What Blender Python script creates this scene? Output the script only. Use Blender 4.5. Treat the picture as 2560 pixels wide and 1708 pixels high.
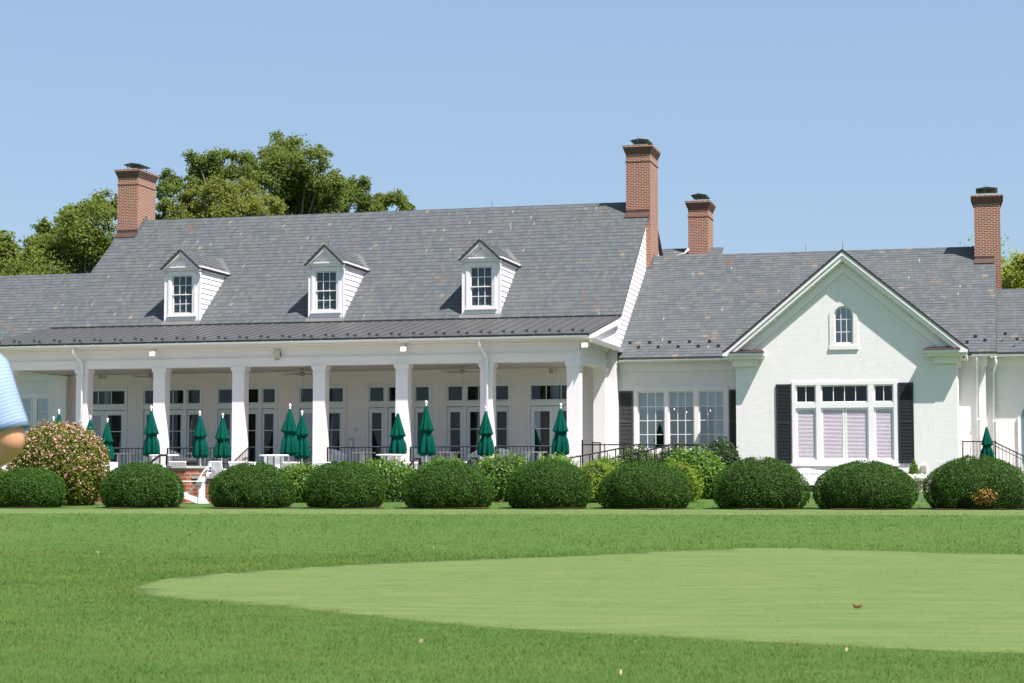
import bpy, math, random
import numpy as np
from mathutils import Vector, Matrix, noise

# ------------------------------------------------------------------ clear
for o in list(bpy.data.objects):
    bpy.data.objects.remove(o, do_unlink=True)
S = bpy.context.scene
COL = S.collection
R = math.radians
random.seed(7)
rng = np.random.default_rng(11)

# ------------------------------------------------------------------ camera
FPX, EYE = 4700.0, 1.3
PITCH = math.atan((1203 - 854) / FPX)
cam_d = bpy.data.cameras.new('camera')
cam = bpy.data.objects.new('camera', cam_d)
COL.objects.link(cam)
cam.location = (0, 0, EYE)
cam.rotation_euler = (R(90) + PITCH, 0, 0)
cam_d.sensor_width = 36
cam_d.lens = FPX * 36 / 2560
cam_d.clip_start = 0.2
cam_d.clip_end = 3000
cam_d.dof.use_dof = True
cam_d.dof.focus_distance = 64
cam_d.dof.aperture_fstop = 6.3
S.camera = cam

# ------------------------------------------------------------------ frame of the building
TH = math.atan(.2597)                     # the facade is turned this much to the camera
CT, ST = math.cos(TH), math.sin(TH)
OX, OY = 2.149, 64.5                      # foot of the right front porch column
def BW(X, Y, Z=0.0):                      # building frame -> world
    return Vector((OX + X * CT + Y * ST, OY - X * ST + Y * CT, Z))
def WB(x, y):                             # world -> building frame
    dx, dy = x - OX, y - OY
    return dx * CT - dy * ST, dx * ST + dy * CT
CP, SP = math.cos(PITCH), math.sin(PITCH)
def ray(x, y):
    u, v = (x - 1280) / FPX, (854 - y) / FPX
    return Vector((u, CP - v * SP, SP + v * CP))
def at(x, y, d):                          # point of the photo at depth d (world)
    r = ray(x, y)
    return Vector((0, 0, EYE)) + r * (d / r.y)
def onY(x, y, Y):                         # point of the photo on plane Y of the building frame
    r = ray(x, y)
    cx, cy = WB(0, 0)
    ry = r.x * ST + r.y * CT
    t = (Y - cy) / ry
    p = Vector((0, 0, EYE)) + r * t
    bx, by = WB(p.x, p.y)
    return Vector((bx, by, p.z))

# ------------------------------------------------------------------ light
sun_b = (0.50, -0.305, 1.0)
sv = Vector((sun_b[0] * CT + sun_b[1] * ST, -sun_b[0] * ST + sun_b[1] * CT, 1.0)).normalized()
EL = math.asin(sv.z)
AZ = math.atan2(sv.x, sv.y)
W = bpy.data.worlds.new('World')
S.world = W
W.use_nodes = True
wn = W.node_tree
bg = wn.nodes['Background']
sky = wn.nodes.new('ShaderNodeTexSky')
sky.sky_type = 'NISHITA'
sky.sun_disc = False
sky.sun_elevation = EL
sky.sun_rotation = AZ
sky.altitude = 0
sky.air_density = 1.0
sky.dust_density = 1.1
sky.ozone_density = 2.6
mixs = wn.nodes.new('ShaderNodeMix'); mixs.data_type = 'RGBA'      # thin even summer haze over the clear sky
mixs.inputs[0].default_value = .6
wn.links.new(sky.outputs[0], mixs.inputs[6]); mixs.inputs[7].default_value = (2.2, 3.1, 4.35, 1)
wn.links.new(mixs.outputs[2], bg.inputs[0])
bg.inputs[1].default_value = 0.088
sl = bpy.data.lights.new('sun', 'SUN')
sl.energy = 5.0
sl.angle = R(0.53)
sl.color = (1.0, 0.955, 0.915)
sun = bpy.data.objects.new('sun', sl)
COL.objects.link(sun)
sun.rotation_euler = sv.to_track_quat('Z', 'Y').to_euler()
sun.location = (20, 10, 60)
S.view_settings.view_transform = 'Standard'
S.view_settings.look = 'None'
S.view_settings.exposure = 0.95
S.view_settings.gamma = 1.0
S.render.engine = 'CYCLES'
S.cycles.max_bounces = 7
S.cycles.transparent_max_bounces = 12

# ------------------------------------------------------------------ materials
class NT:
    def __init__(self, name):
        self.m = bpy.data.materials.new(name)
        self.m.use_nodes = True
        self.t = self.m.node_tree
        self.b = self.t.nodes['Principled BSDF']
        self.out = self.t.nodes['Material Output']
    def n(self, typ, **kw):
        nd = self.t.nodes.new('ShaderNode' + typ)
        for k, v in kw.items():
            setattr(nd, k, v)
        return nd
    def l(self, a, b):
        self.t.links.new(a, b)
    def val(self, sock, v):
        if hasattr(v, 'is_linked') or hasattr(v, 'links'):
            self.l(v, sock)
        else:
            sock.default_value = v
    def math(self, op, a, b=0.0, c=0.0):
        nd = self.n('Math', operation=op)
        self.val(nd.inputs[0], a); self.val(nd.inputs[1], b); self.val(nd.inputs[2], c)
        return nd.outputs[0]
    def mix(self, f, a, b, mode='MIX'):
        nd = self.n('Mix', data_type='RGBA', blend_type=mode)
        self.val(nd.inputs[0], f)
        for i, v in ((6, a), (7, b)):
            if isinstance(v, tuple):
                v = (*v, 1.0) if len(v) == 3 else v
            self.val(nd.inputs[i], v)
        return nd.outputs[2]
    def noise(self, scale, detail=3, rough=.55, vec=None, sx=None):
        nd = self.n('TexNoise')
        nd.inputs['Scale'].default_value = scale
        nd.inputs['Detail'].default_value = detail
        nd.inputs['Roughness'].default_value = rough
        if vec is not None:
            if sx:
                mp = self.n('Mapping'); mp.inputs['Scale'].default_value = sx
                self.l(vec, mp.inputs[0]); vec = mp.outputs[0]
            self.l(vec, nd.inputs['Vector'])
        return nd.outputs['Fac']
    def ramp(self, fac, stops, interp='LINEAR'):
        nd = self.n('ValToRGB')
        cr = nd.color_ramp; cr.interpolation = interp
        while len(cr.elements) < len(stops):
            cr.elements.new(.5)
        for e, (p, c) in zip(cr.elements, stops):
            e.position = p; e.color = (*c, 1) if len(c) == 3 else c
        self.l(fac, nd.inputs[0])
        return nd.outputs[0]
    def bump(self, h, strength=.3, dist=.01):
        nd = self.n('Bump'); nd.inputs['Strength'].default_value = strength
        nd.inputs['Distance'].default_value = dist
        self.l(h, nd.inputs['Height']); self.l(nd.outputs[0], self.b.inputs['Normal'])
    def obj(self):
        return self.n('TexCoord').outputs['Object']
    def uv(self):
        return self.n('TexCoord').outputs['UV']
    def set(self, col=None, rough=None, metal=None, spec=None):
        if col is not None:
            if isinstance(col, tuple): col = (*col, 1)
            self.val(self.b.inputs['Base Color'], col)
        if rough is not None: self.val(self.b.inputs['Roughness'], rough)
        if metal is not None: self.b.inputs['Metallic'].default_value = metal
        if spec is not None: self.b.inputs['Specular IOR Level'].default_value = spec
        return self

def m_plain(name, col, rough=.5, metal=0, var=.12, scale=3.0, bump=0.0):
    t = NT(name)
    f = t.noise(scale, 4, .6, t.obj())
    a = tuple(c * (1 - var) for c in col); b = tuple(min(1, c * (1 + var)) for c in col)
    t.set(t.mix(f, a, b), rough, metal)
    if bump:
        t.bump(t.noise(scale * 25, 3, .6, t.obj()), bump, .004)
    return t.m

def m_white_brick():
    t = NT('white_painted_brick')
    uv = t.uv()
    br = t.n('TexBrick')
    t.l(uv, br.inputs['Vector'])
    br.inputs['Scale'].default_value = 1
    br.inputs['Brick Width'].default_value = .213
    br.inputs['Row Height'].default_value = .0677
    br.inputs['Mortar Size'].default_value = .006
    br.inputs['Mortar Smooth'].default_value = .3
    br.inputs['Color1'].default_value = (.80, .752, .75, 1)
    br.inputs['Color2'].default_value = (.75, .705, .703, 1)
    br.inputs['Mortar'].default_value = (.66, .635, .625, 1)
    n1 = t.noise(.7, 4, .6, t.obj())
    c = t.mix(t.math('MULTIPLY', n1, .3), br.outputs['Color'], (.70, .68, .64), 'MIX')
    drip = t.noise(1.0, 4, .65, uv, (5.5, .5, 1))
    c = t.mix(t.math('MULTIPLY', t.ramp(drip, [(.56, (0, 0, 0)), (.78, (1, 1, 1))]), .30), c, (.52, .50, .45))
    t.set(c, .6, spec=.3)
    h = t.math('ADD', t.math('MULTIPLY', br.outputs['Fac'], -1.0), t.math('MULTIPLY', t.noise(9, 3, .6, uv), 1.2))
    t.bump(h, .35, .006)
    return t.m

def m_red_brick(name, w=.213, h=.0677, c1=(.235, .050, .025), c2=(.135, .030, .018), mort=(.54, .45, .35), ms=.011):
    t = NT(name)
    uv = t.uv()
    br = t.n('TexBrick')
    t.l(uv, br.inputs['Vector'])
    br.inputs['Scale'].default_value = 1
    br.inputs['Brick Width'].default_value = w
    br.inputs['Row Height'].default_value = h
    br.inputs['Mortar Size'].default_value = ms
    br.inputs['Mortar Smooth'].default_value = .1
    br.inputs['Bias'].default_value = -.1
    br.inputs['Color1'].default_value = (*c1, 1)
    br.inputs['Color2'].default_value = (*c2, 1)
    br.inputs['Mortar'].default_value = (*mort, 1)
    n = t.noise(2.2, 4, .65, t.obj())
    c = t.mix(t.math('MULTIPLY', n, .45), br.outputs['Color'], (.30, .13, .09))
    # a few dark headers
    sp = t.n('SeparateXYZ'); t.l(uv, sp.inputs[0])
    row = t.math('FLOOR', t.math('DIVIDE', sp.outputs[1], h))
    colx = t.math('FLOOR', t.math('ADD', t.math('DIVIDE', sp.outputs[0], w), t.math('MULTIPLY', t.math('MODULO', row, 2.0), .5)))
    cb = t.n('CombineXYZ'); t.l(colx, cb.inputs[0]); t.l(row, cb.inputs[1])
    wn_ = t.n('TexWhiteNoise', noise_dimensions='2D'); t.l(cb.outputs[0], wn_.inputs['Vector'])
    dark = t.math('MULTIPLY', t.math('GREATER_THAN', wn_.outputs['Value'], .93), t.math('SUBTRACT', 1.0, br.outputs['Fac']))
    c = t.mix(t.math('MULTIPLY', dark, .6), c, (.10, .075, .06))
    t.set(c, .85, spec=.2)
    t.bump(t.math('MULTIPLY', br.outputs['Fac'], -1.0), .5, .006)
    return t.m

def m_slate(name, tan=.993, light=.08, w=.165, h=.262, rust=.62):
    t = NT(name)
    uv = t.uv()
    sp = t.n('SeparateXYZ'); t.l(uv, sp.inputs[0])
    row = t.math('FLOOR', t.math('DIVIDE', t.math('ADD', sp.outputs[1], .003), h))
    wr = t.n('TexWhiteNoise', noise_dimensions='1D'); t.l(row, wr.inputs['W'])
    u = t.math('ADD', t.math('DIVIDE', sp.outputs[0], w), t.math('MULTIPLY', wr.outputs['Value'], 7.0))
    col = t.math('FLOOR', u)
    fr = t.math('FRACT', u)
    cb = t.n('CombineXYZ'); t.l(col, cb.inputs[0]); t.l(row, cb.inputs[1])
    w2 = t.n('TexWhiteNoise', noise_dimensions='2D'); t.l(cb.outputs[0], w2.inputs['Vector'])
    v = w2.outputs['Value']
    k = .56 * (1 + light)
    c = t.ramp(v, [(0, (.096 * k, .112 * k, .124 * k)), (.3, (.108 * k, .125 * k, .138 * k)), (.6, (.130 * k, .145 * k, .154 * k)),
                   (.85, (.148 * k, .156 * k, .161 * k)), (tan - .01, (.172 * k, .168 * k, .156 * k)), (tan, (.13, .112, .09)), (1, (.22, .165, .115))])
    big = t.noise(.35, 3, .6, t.obj())
    c = t.mix(t.math('MULTIPLY', big, .5), c, (.140 * k, .145 * k, .148 * k))
    # fine weathering streaks running down the slates
    fs = t.noise(1.0, 4, .65, uv, (14, 1.6, 1))
    c = t.mix(t.math('MULTIPLY', t.math('SUBTRACT', fs, .35), .6), c, (.125, .127, .125))
    # rust streaks
    rs = t.noise(1.0, 3, .6, uv, (2.6, .42, 1))
    rs2 = t.noise(.33, 2, .5, uv)
    m = t.math('MULTIPLY', t.math('SMOOTH_MIN', t.math('MAXIMUM', t.math('MULTIPLY', t.math('SUBTRACT', rs, rust), 9.0), 0.0), 1.0, .1),
               t.math('GREATER_THAN', rs2, .5))
    c = t.mix(t.math('MULTIPLY', m, .75), c, (.135, .065, .030))
    joint = t.math('LESS_THAN', fr, .035)
    c = t.mix(t.math('MULTIPLY', joint, .7), c, (.035, .038, .042))
    nick = t.math('MULTIPLY', t.math('LESS_THAN', fr, .13), t.math('LESS_THAN', t.math('FRACT', t.math('MULTIPLY', v, 91.7)), .006))
    c = t.mix(nick, c, (.30, .31, .31))
    t.set(c, t.math('ADD', .62, t.math('MULTIPLY', v, .22)), spec=.25)
    hgt = t.math('ADD', t.math('MULTIPLY', v, .6), t.math('MULTIPLY', t.noise(6, 3, .6, uv), .5))
    t.bump(hgt, .35, .006)
    return t.m

def m_leaf(name, c0, c1, c2=None, trans=.25, rough=.5, scale=.8, p2=.9):
    t = NT(name)
    g = t.n('NewGeometry')
    rnd = g.outputs['Random Per Island']
    stops = [(0, c0), (.75, c1)]
    if c2: stops = [(0, c0), (p2 - .05, c1), (p2, c2), (1, c2)]
    c = t.ramp(rnd, stops)
    big = t.noise(scale, 3, .6, t.obj())
    c = t.mix(t.math('MULTIPLY', big, .5), c, tuple(x * 1.5 for x in c1), 'MIX')
    oi = t.n('ObjectInfo').outputs['Random']
    c = t.mix(t.math('MULTIPLY', oi, .35), c, tuple(x * .72 for x in c1))
    t.set(c, rough, spec=.18)
    tr = t.n('BsdfTranslucent')
    t.l(t.mix(.5, c, tuple(min(1, x * 1.8) for x in c1)), tr.inputs[0])
    mx = t.n('MixShader'); mx.inputs[0].default_value = trans
    t.l(t.b.outputs[0], mx.inputs[1]); t.l(tr.outputs[0], mx.inputs[2])
    t.l(mx.outputs[0], t.out.inputs[0])
    return t.m

def m_glass(name, refl=.12, tint=(.72, .78, .80)):
    t = NT(name)
    gl = t.n('BsdfGlossy'); gl.inputs['Roughness'].default_value = .015
    gl.inputs['Color'].default_value = (.92, .97, 1, 1)
    bp = t.n('Bump'); bp.inputs['Strength'].default_value = .02; bp.inputs['Distance'].default_value = .02
    t.l(t.noise(1.6, 2, .5, t.obj()), bp.inputs['Height']); t.l(bp.outputs[0], gl.inputs['Normal'])
    tp = t.n('BsdfTransparent'); tp.inputs['Color'].default_value = (*tint, 1)
    lw = t.n('LayerWeight'); lw.inputs[0].default_value = .25
    f = t.math('ADD', refl, t.math('MULTIPLY', lw.outputs['Fresnel'], .3))
    mx = t.n('MixShader'); t.l(f, mx.inputs[0])
    t.l(tp.outputs[0], mx.inputs[1]); t.l(gl.outputs[0], mx.inputs[2])
    t.l(mx.outputs[0], t.out.inputs[0])
    return t.m

def m_emit(name, col, strength):
    t = NT(name)
    t.set((.8, .8, .78), .3)
    t.b.inputs['Emission Color'].default_value = (*col, 1)
    t.b.inputs['Emission Strength'].default_value = strength
    return t.m

def m_metal_roof():
    t = NT('bronze_standing_seam')
    uv = t.uv()
    n1 = t.noise(1.0, 4, .6, uv, (3, .8, 1))
    c = t.mix(n1, (.060, .058, .058), (.092, .089, .087))
    c = t.mix(t.math('MULTIPLY', t.noise(.5, 3, .6, t.obj()), .4), c, (.085, .082, .08))
    t.set(c, .5, .15, .4)
    return t.m

def m_ground(name, c0, c1, c2, bumps=.6):
    t = NT(name)
    ob = t.obj()
    big = t.noise(.22, 4, .6, ob)
    mid = t.noise(2.2, 4, .65, ob)
    fine = t.noise(38, 3, .7, ob)
    streak = t.noise(1.0, 4, .6, ob, (.5, 2.5, 1))
    c = t.mix(t.ramp(mid, [(.3, (0, 0, 0)), (.7, (1, 1, 1))]), c0, c1)
    c = t.mix(t.math('MULTIPLY', t.ramp(streak, [(.42, (0, 0, 0)), (.64, (1, 1, 1))]), .6), c, c2)
    c = t.mix(t.math('MULTIPLY', big, .5), c, c1)
    c = t.mix(.35, c, t.ramp(fine, [(.25, tuple(x * .45 for x in c0)), (.75, tuple(x * 1.4 for x in c2))]))
    t.set(c, .8, spec=.15)
    t.bump(t.math('ADD', fine, t.math('MULTIPLY', t.noise(120, 2, .7, ob), .6)), bumps, .02)
    return t.m

M = {}
M['wbrick'] = m_white_brick()
M['white'] = m_plain('white_painted_wood', (.78, .737, .737), .42, var=.045, scale=1.5)
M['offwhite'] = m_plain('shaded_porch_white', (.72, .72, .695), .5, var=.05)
M['door'] = m_plain('door_white_paint', (.66, .69, .71), .4, var=.03)
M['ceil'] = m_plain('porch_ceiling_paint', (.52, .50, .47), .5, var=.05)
M['white_fur'] = m_plain('white_outdoor_furniture', (.83, .83, .83), .38, var=.03)
M['galv'] = m_plain('white_gutter_metal', (.74, .76, .77), .30, .15, var=.06, scale=2)
M['brick'] = m_red_brick('red_chimney_brick')
M['brick_dark'] = m_red_brick('dark_corbel_brick', c1=(.105, .048, .036), c2=(.055, .032, .027), mort=(.20, .17, .14), ms=.007)  # darker brick and mortar for the stepped courses below the chimney top
M['brick_big'] = m_red_brick('terrace_wall_brick', .305, .1016, (.30, .085, .045), (.21, .06, .035), (.42, .33, .24), .009)
M['slate'] = m_slate('slate_roof_main')
M['slate2'] = m_slate('slate_roof_wing', tan=.980, light=.16, w=.225, h=.205)
M['slate_edge'] = m_plain('slate_verge_edge', (.045, .04, .038), .6)
M['metal'] = m_metal_roof()
M['flash'] = m_plain('copper_flashing_aged', (.105, .062, .05), .52, .5, var=.25, scale=2)
M['lead'] = m_plain('lead_flashing', (.17, .165, .16), .55, .4, var=.2)
M['blackmetal'] = m_plain('black_iron_paint', (.014, .015, .018), .4, var=.15)
M['cap'] = m_plain('chimney_cap_dark', (.022, .026, .028), .45, .3)
M['shutter'] = m_plain('black_shutter_paint', (.020, .021, .024), .35, var=.1)
M['shutter2'] = m_plain('charcoal_shutter_paint', (.045, .048, .05), .52, var=.1)
M['glass'] = m_glass('window_glass', .022)
M['glass_sky'] = m_glass('window_glass_bright', .125, (.80, .84, .85))
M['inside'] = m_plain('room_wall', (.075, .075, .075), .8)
M['shade'] = m_plain('roller_shade_fabric', (.62, .68, .66), .8, var=.03)
M['greyshade'] = m_plain('grey_roller_shade', (.17, .175, .18), .8, var=.03)
M['curtain'] = m_plain('pale_curtain_fabric', (.60, .66, .65), .85, var=.08, scale=5)
M['blind'] = m_plain('white_plantation_louvre', (.73, .64, .70), .45, var=.03)
M['lamp'] = m_emit('floodlight_lens', (1.0, .78, .52), 2.2)
M['bulb'] = m_emit('chandelier_bulb', (1.0, .75, .45), 4.0)
M['lampbody'] = m_plain('floodlight_body', (.72, .71, .68), .4)
M['box'] = m_plain('beige_control_box', (.52, .52, .43), .5, var=.05)
M['fan'] = m_plain('ceiling_fan_blade', (.34, .32, .29), .45)
M['fabric'] = m_plain('green_umbrella_canvas', (.0018, .062, .044), .85, var=.18, scale=5)
M['fabric'].node_tree.nodes['Principled BSDF'].inputs['Specular IOR Level'].default_value = .04
M['stone'] = m_plain('bluestone_coping', (.36, .38, .36), .7, var=.15, scale=4, bump=.2)
M['paver'] = m_plain('terrace_paving', (.30, .26, .22), .8, var=.2, scale=2)
M['caststone'] = m_plain('cast_stone_planter', (.40, .33, .25), .85, var=.3, scale=6, bump=.5)
M['mulch'] = m_plain('bark_mulch', (.10, .052, .032), .95, var=.5, scale=14, bump=.8)
M['bark'] = m_plain('tree_bark', (.16, .135, .11), .9, var=.35, scale=3, bump=.6)
M['stem'] = m_plain('shrub_stem', (.085, .062, .042), .9, var=.3)
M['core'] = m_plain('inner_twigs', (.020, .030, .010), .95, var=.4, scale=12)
M['brownbase'] = m_plain('brown_bench_base', (.20, .115, .08), .7)
M['cover'] = m_plain('black_grill_cover', (.02, .02, .022), .6)
for k_ in ('core', 'blackmetal'): M[k_].node_tree.nodes['Principled BSDF'].inputs['Specular IOR Level'].default_value = .12
M['box_leaf'] = m_leaf('boxwood_leaf', (.020, .060, .006), (.046, .108, .012), (.092, .152, .024), .28, .6, 1.2)
M['abelia_leaf'] = m_leaf('abelia_leaf', (.065, .110, .012), (.150, .165, .020), (.26, .14, .03), .3, .5)
M['abelia_flower'] = m_leaf('abelia_flower', (.44, .20, .13), (.60, .36, .28), (.74, .60, .53), .25, .7)
M['hedge_leaf'] = m_leaf('broad_shrub_leaf', (.055, .125, .014), (.12, .215, .028), (.20, .30, .05), .32, .45)
M['juniper'] = m_leaf('golden_juniper_leaf', (.09, .16, .014), (.18, .255, .020), (.27, .32, .03), .28, .6)
M['dark_leaf'] = m_leaf('dark_shrub_leaf', (.018, .04, .014), (.045, .085, .025), None, .15, .35)
M['win_leaf'] = m_leaf('window_shrub_leaf', (.05, .085, .022), (.10, .15, .045), (.24, .20, .15), .2, .5)
M['oak_leaf'] = m_leaf('oak_leaf', (.080, .115, .018), (.138, .180, .034), (.180, .205, .058), .52, .45, .25)
M['birch_leaf'] = m_leaf('olive_tree_leaf', (.10, .122, .018), (.175, .19, .034), (.235, .24, .06), .52, .5, .25)
M['left_leaf'] = m_leaf('lime_green_tree_leaf', (.08, .115, .016), (.155, .19, .032), (.215, .24, .05), .52, .5, .25)
M['right_leaf'] = m_leaf('yellow_green_tree_leaf', (.12, .16, .018), (.24, .27, .035), (.34, .34, .06), .35, .5, .4)
M['white_flower'] = m_leaf('white_petal', (.80, .78, .74), (.88, .86, .82), None, .2, .6)
M['purple_flower'] = m_leaf('purple_petal', (.12, .09, .28), (.20, .16, .40), None, .2, .6)
M['red_flower'] = m_leaf('red_petal', (.30, .03, .035), (.40, .06, .06), None, .2, .6)
M['scorched'] = m_leaf('scorched_boxwood_leaf', (.32, .15, .035), (.50, .27, .08), None, .2, .7)
M['rough_ground'] = m_ground('rough_lawn_ground', (.042, .096, .015), (.060, .124, .020), (.082, .136, .028))
M['green_ground'] = m_ground('putting_green_turf', (.054, .108, .025), (.096, .150, .036), (.160, .190, .066), .25)
def m_blade(name, c0, c1, c2, dry, dryp, trans):
    t = NT(name)
    g = t.n('NewGeometry'); rnd = g.outputs['Random Per Island']
    ob = t.obj()
    n1 = t.noise(.35, 3, .6, ob); n2 = t.noise(1.0, 4, .6, ob, (.9, 2.6, 1)); n3 = t.noise(7.0, 2, .6, ob)
    f = t.math('ADD', t.math('MULTIPLY', n2, .45), t.math('ADD', t.math('MULTIPLY', n1, .50), t.math('ADD', t.math('MULTIPLY', n3, .22), t.math('MULTIPLY', rnd, .22))))
    c = t.ramp(f, [(.46, c0), (.66, c1), (.86, c2)])
    c = t.mix(t.math('GREATER_THAN', t.math('FRACT', t.math('MULTIPLY', rnd, 17.3)), 1 - dryp), c, dry)
    t.set(c, .8, spec=.08)
    vm = t.n('VectorMath', operation='MULTIPLY_ADD'); t.l(g.outputs['Normal'], vm.inputs[0]); vm.inputs[1].default_value = (.42, .42, .42); vm.inputs[2].default_value = (0, 0, .75)
    vn = t.n('VectorMath', operation='NORMALIZE'); t.l(vm.outputs[0], vn.inputs[0]); t.l(vn.outputs[0], t.b.inputs['Normal'])
    tr = t.n('BsdfTranslucent'); t.l(c, tr.inputs[0])
    mx = t.n('MixShader'); mx.inputs[0].default_value = trans
    t.l(t.b.outputs[0], mx.inputs[1]); t.l(tr.outputs[0], mx.inputs[2]); t.l(mx.outputs[0], t.out.inputs[0])
    return t.m
M['blade'] = m_blade('rough_grass_blade', (.036, .100, .019), (.077, .152, .026), (.150, .198, .046), (.16, .15, .05), .04, .3)
M['blade_pale'] = m_blade('mown_grass_blade', (.050, .110, .024), (.092, .152, .036), (.150, .190, .062), (.17, .165, .07), .03, .3)
M['dry_leaf'] = m_leaf('dry_fallen_leaf', (.22, .10, .05), (.34, .18, .08), None, .2, .7)
M['straw'] = m_leaf('straw_coloured_leaf', (.42, .33, .19), (.55, .45, .28), None, .2, .7)
M['skin'] = m_plain('skin', (.70, .33, .19), .5, var=.06)
M['hair'] = m_plain('brown_hair', (.06, .035, .02), .6, var=.3, scale=40)
M['trouser'] = m_plain('khaki_cotton', (.36, .30, .21), .85, var=.06)
M['shoe'] = m_plain('white_shoe_leather', (.75, .75, .73), .5)
def m_polo():
    t = NT('blue_striped_polo')
    ob = t.obj()
    sp = t.n('SeparateXYZ'); t.l(ob, sp.inputs[0])
    s = t.math('SINE', t.math('MULTIPLY', t.math('ADD', sp.outputs[2], t.math('MULTIPLY', sp.outputs[0], -.42)), 2 * math.pi / .0125))
    f = t.ramp(t.math('ADD', t.math('MULTIPLY', s, .5), .5), [(.35, (0, 0, 0)), (.65, (1, 1, 1))])
    c = t.mix(f, (.13, .21, .38), (.34, .43, .58))
    t.set(t.mix(t.math('MULTIPLY', t.noise(6, 3, .6, ob), .2), c, (.22, .31, .46)), .85)
    return t.m
M['polo'] = m_polo()

# ------------------------------------------------------------------ mesh helpers
class MB:
    def __init__(self):
        self.v = []; self.f = []; self.mi = []; self.uv = []; self.sm = []
    def poly(self, pts, m=0, uv=None, smooth=False):
        i = len(self.v)
        self.v += [tuple(p) for p in pts]
        self.f.append(tuple(range(i, i + len(pts))))
        self.mi.append(m); self.uv.append(uv); self.sm.append(smooth)
    def box(self, x0, x1, y0, y1, z0, z1, m=0):
        if x0 > x1: x0, x1 = x1, x0
        if y0 > y1: y0, y1 = y1, y0
        if z0 > z1: z0, z1 = z1, z0
        c = [(x, y, z) for z in (z0, z1) for y in (y0, y1) for x in (x0, x1)]
        for q in ((0, 2, 3, 1), (4, 5, 7, 6), (0, 1, 5, 4), (2, 6, 7, 3), (0, 4, 6, 2), (1, 3, 7, 5)):
            self.poly([c[k] for k in q], m)
        return self
    def prism(self, pts, d, m=0):
        """closed outline pts (3D, planar) swept by vector d"""
        d = Vector(d); a = [Vector(p) for p in pts]; b = [p + d for p in a]
        nrm = Vector((0, 0, 0))
        for i in range(len(a)):
            nrm += a[i].cross(a[(i + 1) % len(a)])
        if nrm.dot(d) > 0: a.reverse(); b.reverse()
        self.poly(a, m); self.poly(b[::-1], m)
        for i in range(len(a)):
            j = (i + 1) % len(a)
            self.poly([a[j], a[i], b[i], b[j]], m)
        return self
    def bar(self, p, q, w, h=None, m=0, up=(0, 0, 1)):
        h = h or w
        p, q = Vector(p), Vector(q); d = (q - p)
        if d.length < 1e-6: return self
        dn = d.normalized(); up = Vector(up)
        if abs(dn.dot(up)) > .98: up = Vector((0, 1, 0))
        s = dn.cross(up).normalized(); t = s.cross(dn)
        o = [p + s * a * w / 2 + t * b * h / 2 for a, b in ((-1, -1), (1, -1), (1, 1), (-1, 1))]
        return self.prism(o, d, m)
    def tube(self, pts, r, n=8, m=0, cap=True):
        pts = [Vector(p) for p in pts]
        rs = r if isinstance(r, (list, tuple)) else [r] * len(pts)
        rings = []
        prev = None
        for i, p in enumerate(pts):
            d = (pts[min(i + 1, len(pts) - 1)] - pts[max(i - 1, 0)]).normalized()
            if prev is None:
                a = Vector((1, 0, 0)) if abs(d.x) < .9 else Vector((0, 1, 0))
                s = d.cross(a).normalized()
            else:
                s = (prev - d * prev.dot(d)).normalized()
            prev = s; t = d.cross(s)
            i0 = len(self.v)
            for k in range(n):
                a = 2 * math.pi * k / n
                self.v.append(tuple(p + (s * math.cos(a) + t * math.sin(a)) * rs[i]))
            rings.append(i0)
        for a, b in zip(rings, rings[1:]):
            for k in range(n):
                self.f.append((a + k, a + (k + 1) % n, b + (k + 1) % n, b + k)); self.mi.append(m); self.uv.append(None); self.sm.append(True)
        if cap:
            self.f.append(tuple(rings[0] + k for k in reversed(range(n)))); self.mi.append(m); self.uv.append(None); self.sm.append(False)
            self.f.append(tuple(rings[-1] + k for k in range(n))); self.mi.append(m); self.uv.append(None); self.sm.append(False)
        return self
    def lathe(self, prof, n=16, c=(0, 0, 0), m=0, fold=None):
        """prof = [(r, z)...]; fold(t, ang) multiplies the radius"""
        rings = []
        for i, (r, z) in enumerate(prof):
            i0 = len(self.v)
            for k in range(n):
                a = 2 * math.pi * k / n
                rr = r * (fold(i / (len(prof) - 1), a) if fold else 1)
                self.v.append((c[0] + rr * math.cos(a), c[1] + rr * math.sin(a), c[2] + z))
            rings.append(i0)
        for a, b in zip(rings, rings[1:]):
            for k in range(n):
                self.f.append((a + k, a + (k + 1) % n, b + (k + 1) % n, b + k)); self.mi.append(m); self.uv.append(None); self.sm.append(True)
        self.f.append(tuple(rings[0] + k for k in reversed(range(n)))); self.mi.append(m); self.uv.append(None); self.sm.append(False)
        self.f.append(tuple(rings[-1] + k for k in range(n))); self.mi.append(m); self.uv.append(None); self.sm.append(False)
        return self
    def build(self, name, mats, parent=None, bevel=0.0):
        me = bpy.data.meshes.new(name)
        me.from_pydata(self.v, [], self.f)
        if not isinstance(mats, (list, tuple)): mats = [mats]
        for k in mats: me.materials.append(M[k] if isinstance(k, str) else k)
        me.polygons.foreach_set('material_index', self.mi)
        me.polygons.foreach_set('use_smooth', self.sm)
        uvl = me.uv_layers.new(name='UVMap')
        buf = np.zeros((len(me.loops), 2), np.float32)
        V = self.v
        for p, uv in zip(me.polygons, self.uv):
            if uv is not None:
                for li, q in zip(p.loop_indices, uv): buf[li] = q
            else:
                n = p.normal; ax, ay, az = abs(n.x), abs(n.y), abs(n.z)
                for li, vi in zip(p.loop_indices, p.vertices):
                    x, y, z = V[vi]
                    buf[li] = (x, y) if (az > ax and az > ay) else ((y, z) if ax > ay else (x, z))
        uvl.data.foreach_set('uv', buf.ravel())
        o = bpy.data.objects.new(name, me)
        COL.objects.link(o)
        if parent is not None: o.parent = parent
        if bevel:
            b = o.modifiers.new('bevel', 'BEVEL'); b.width = bevel; b.segments = 2; b.limit_method = 'ANGLE'
        return o

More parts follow.
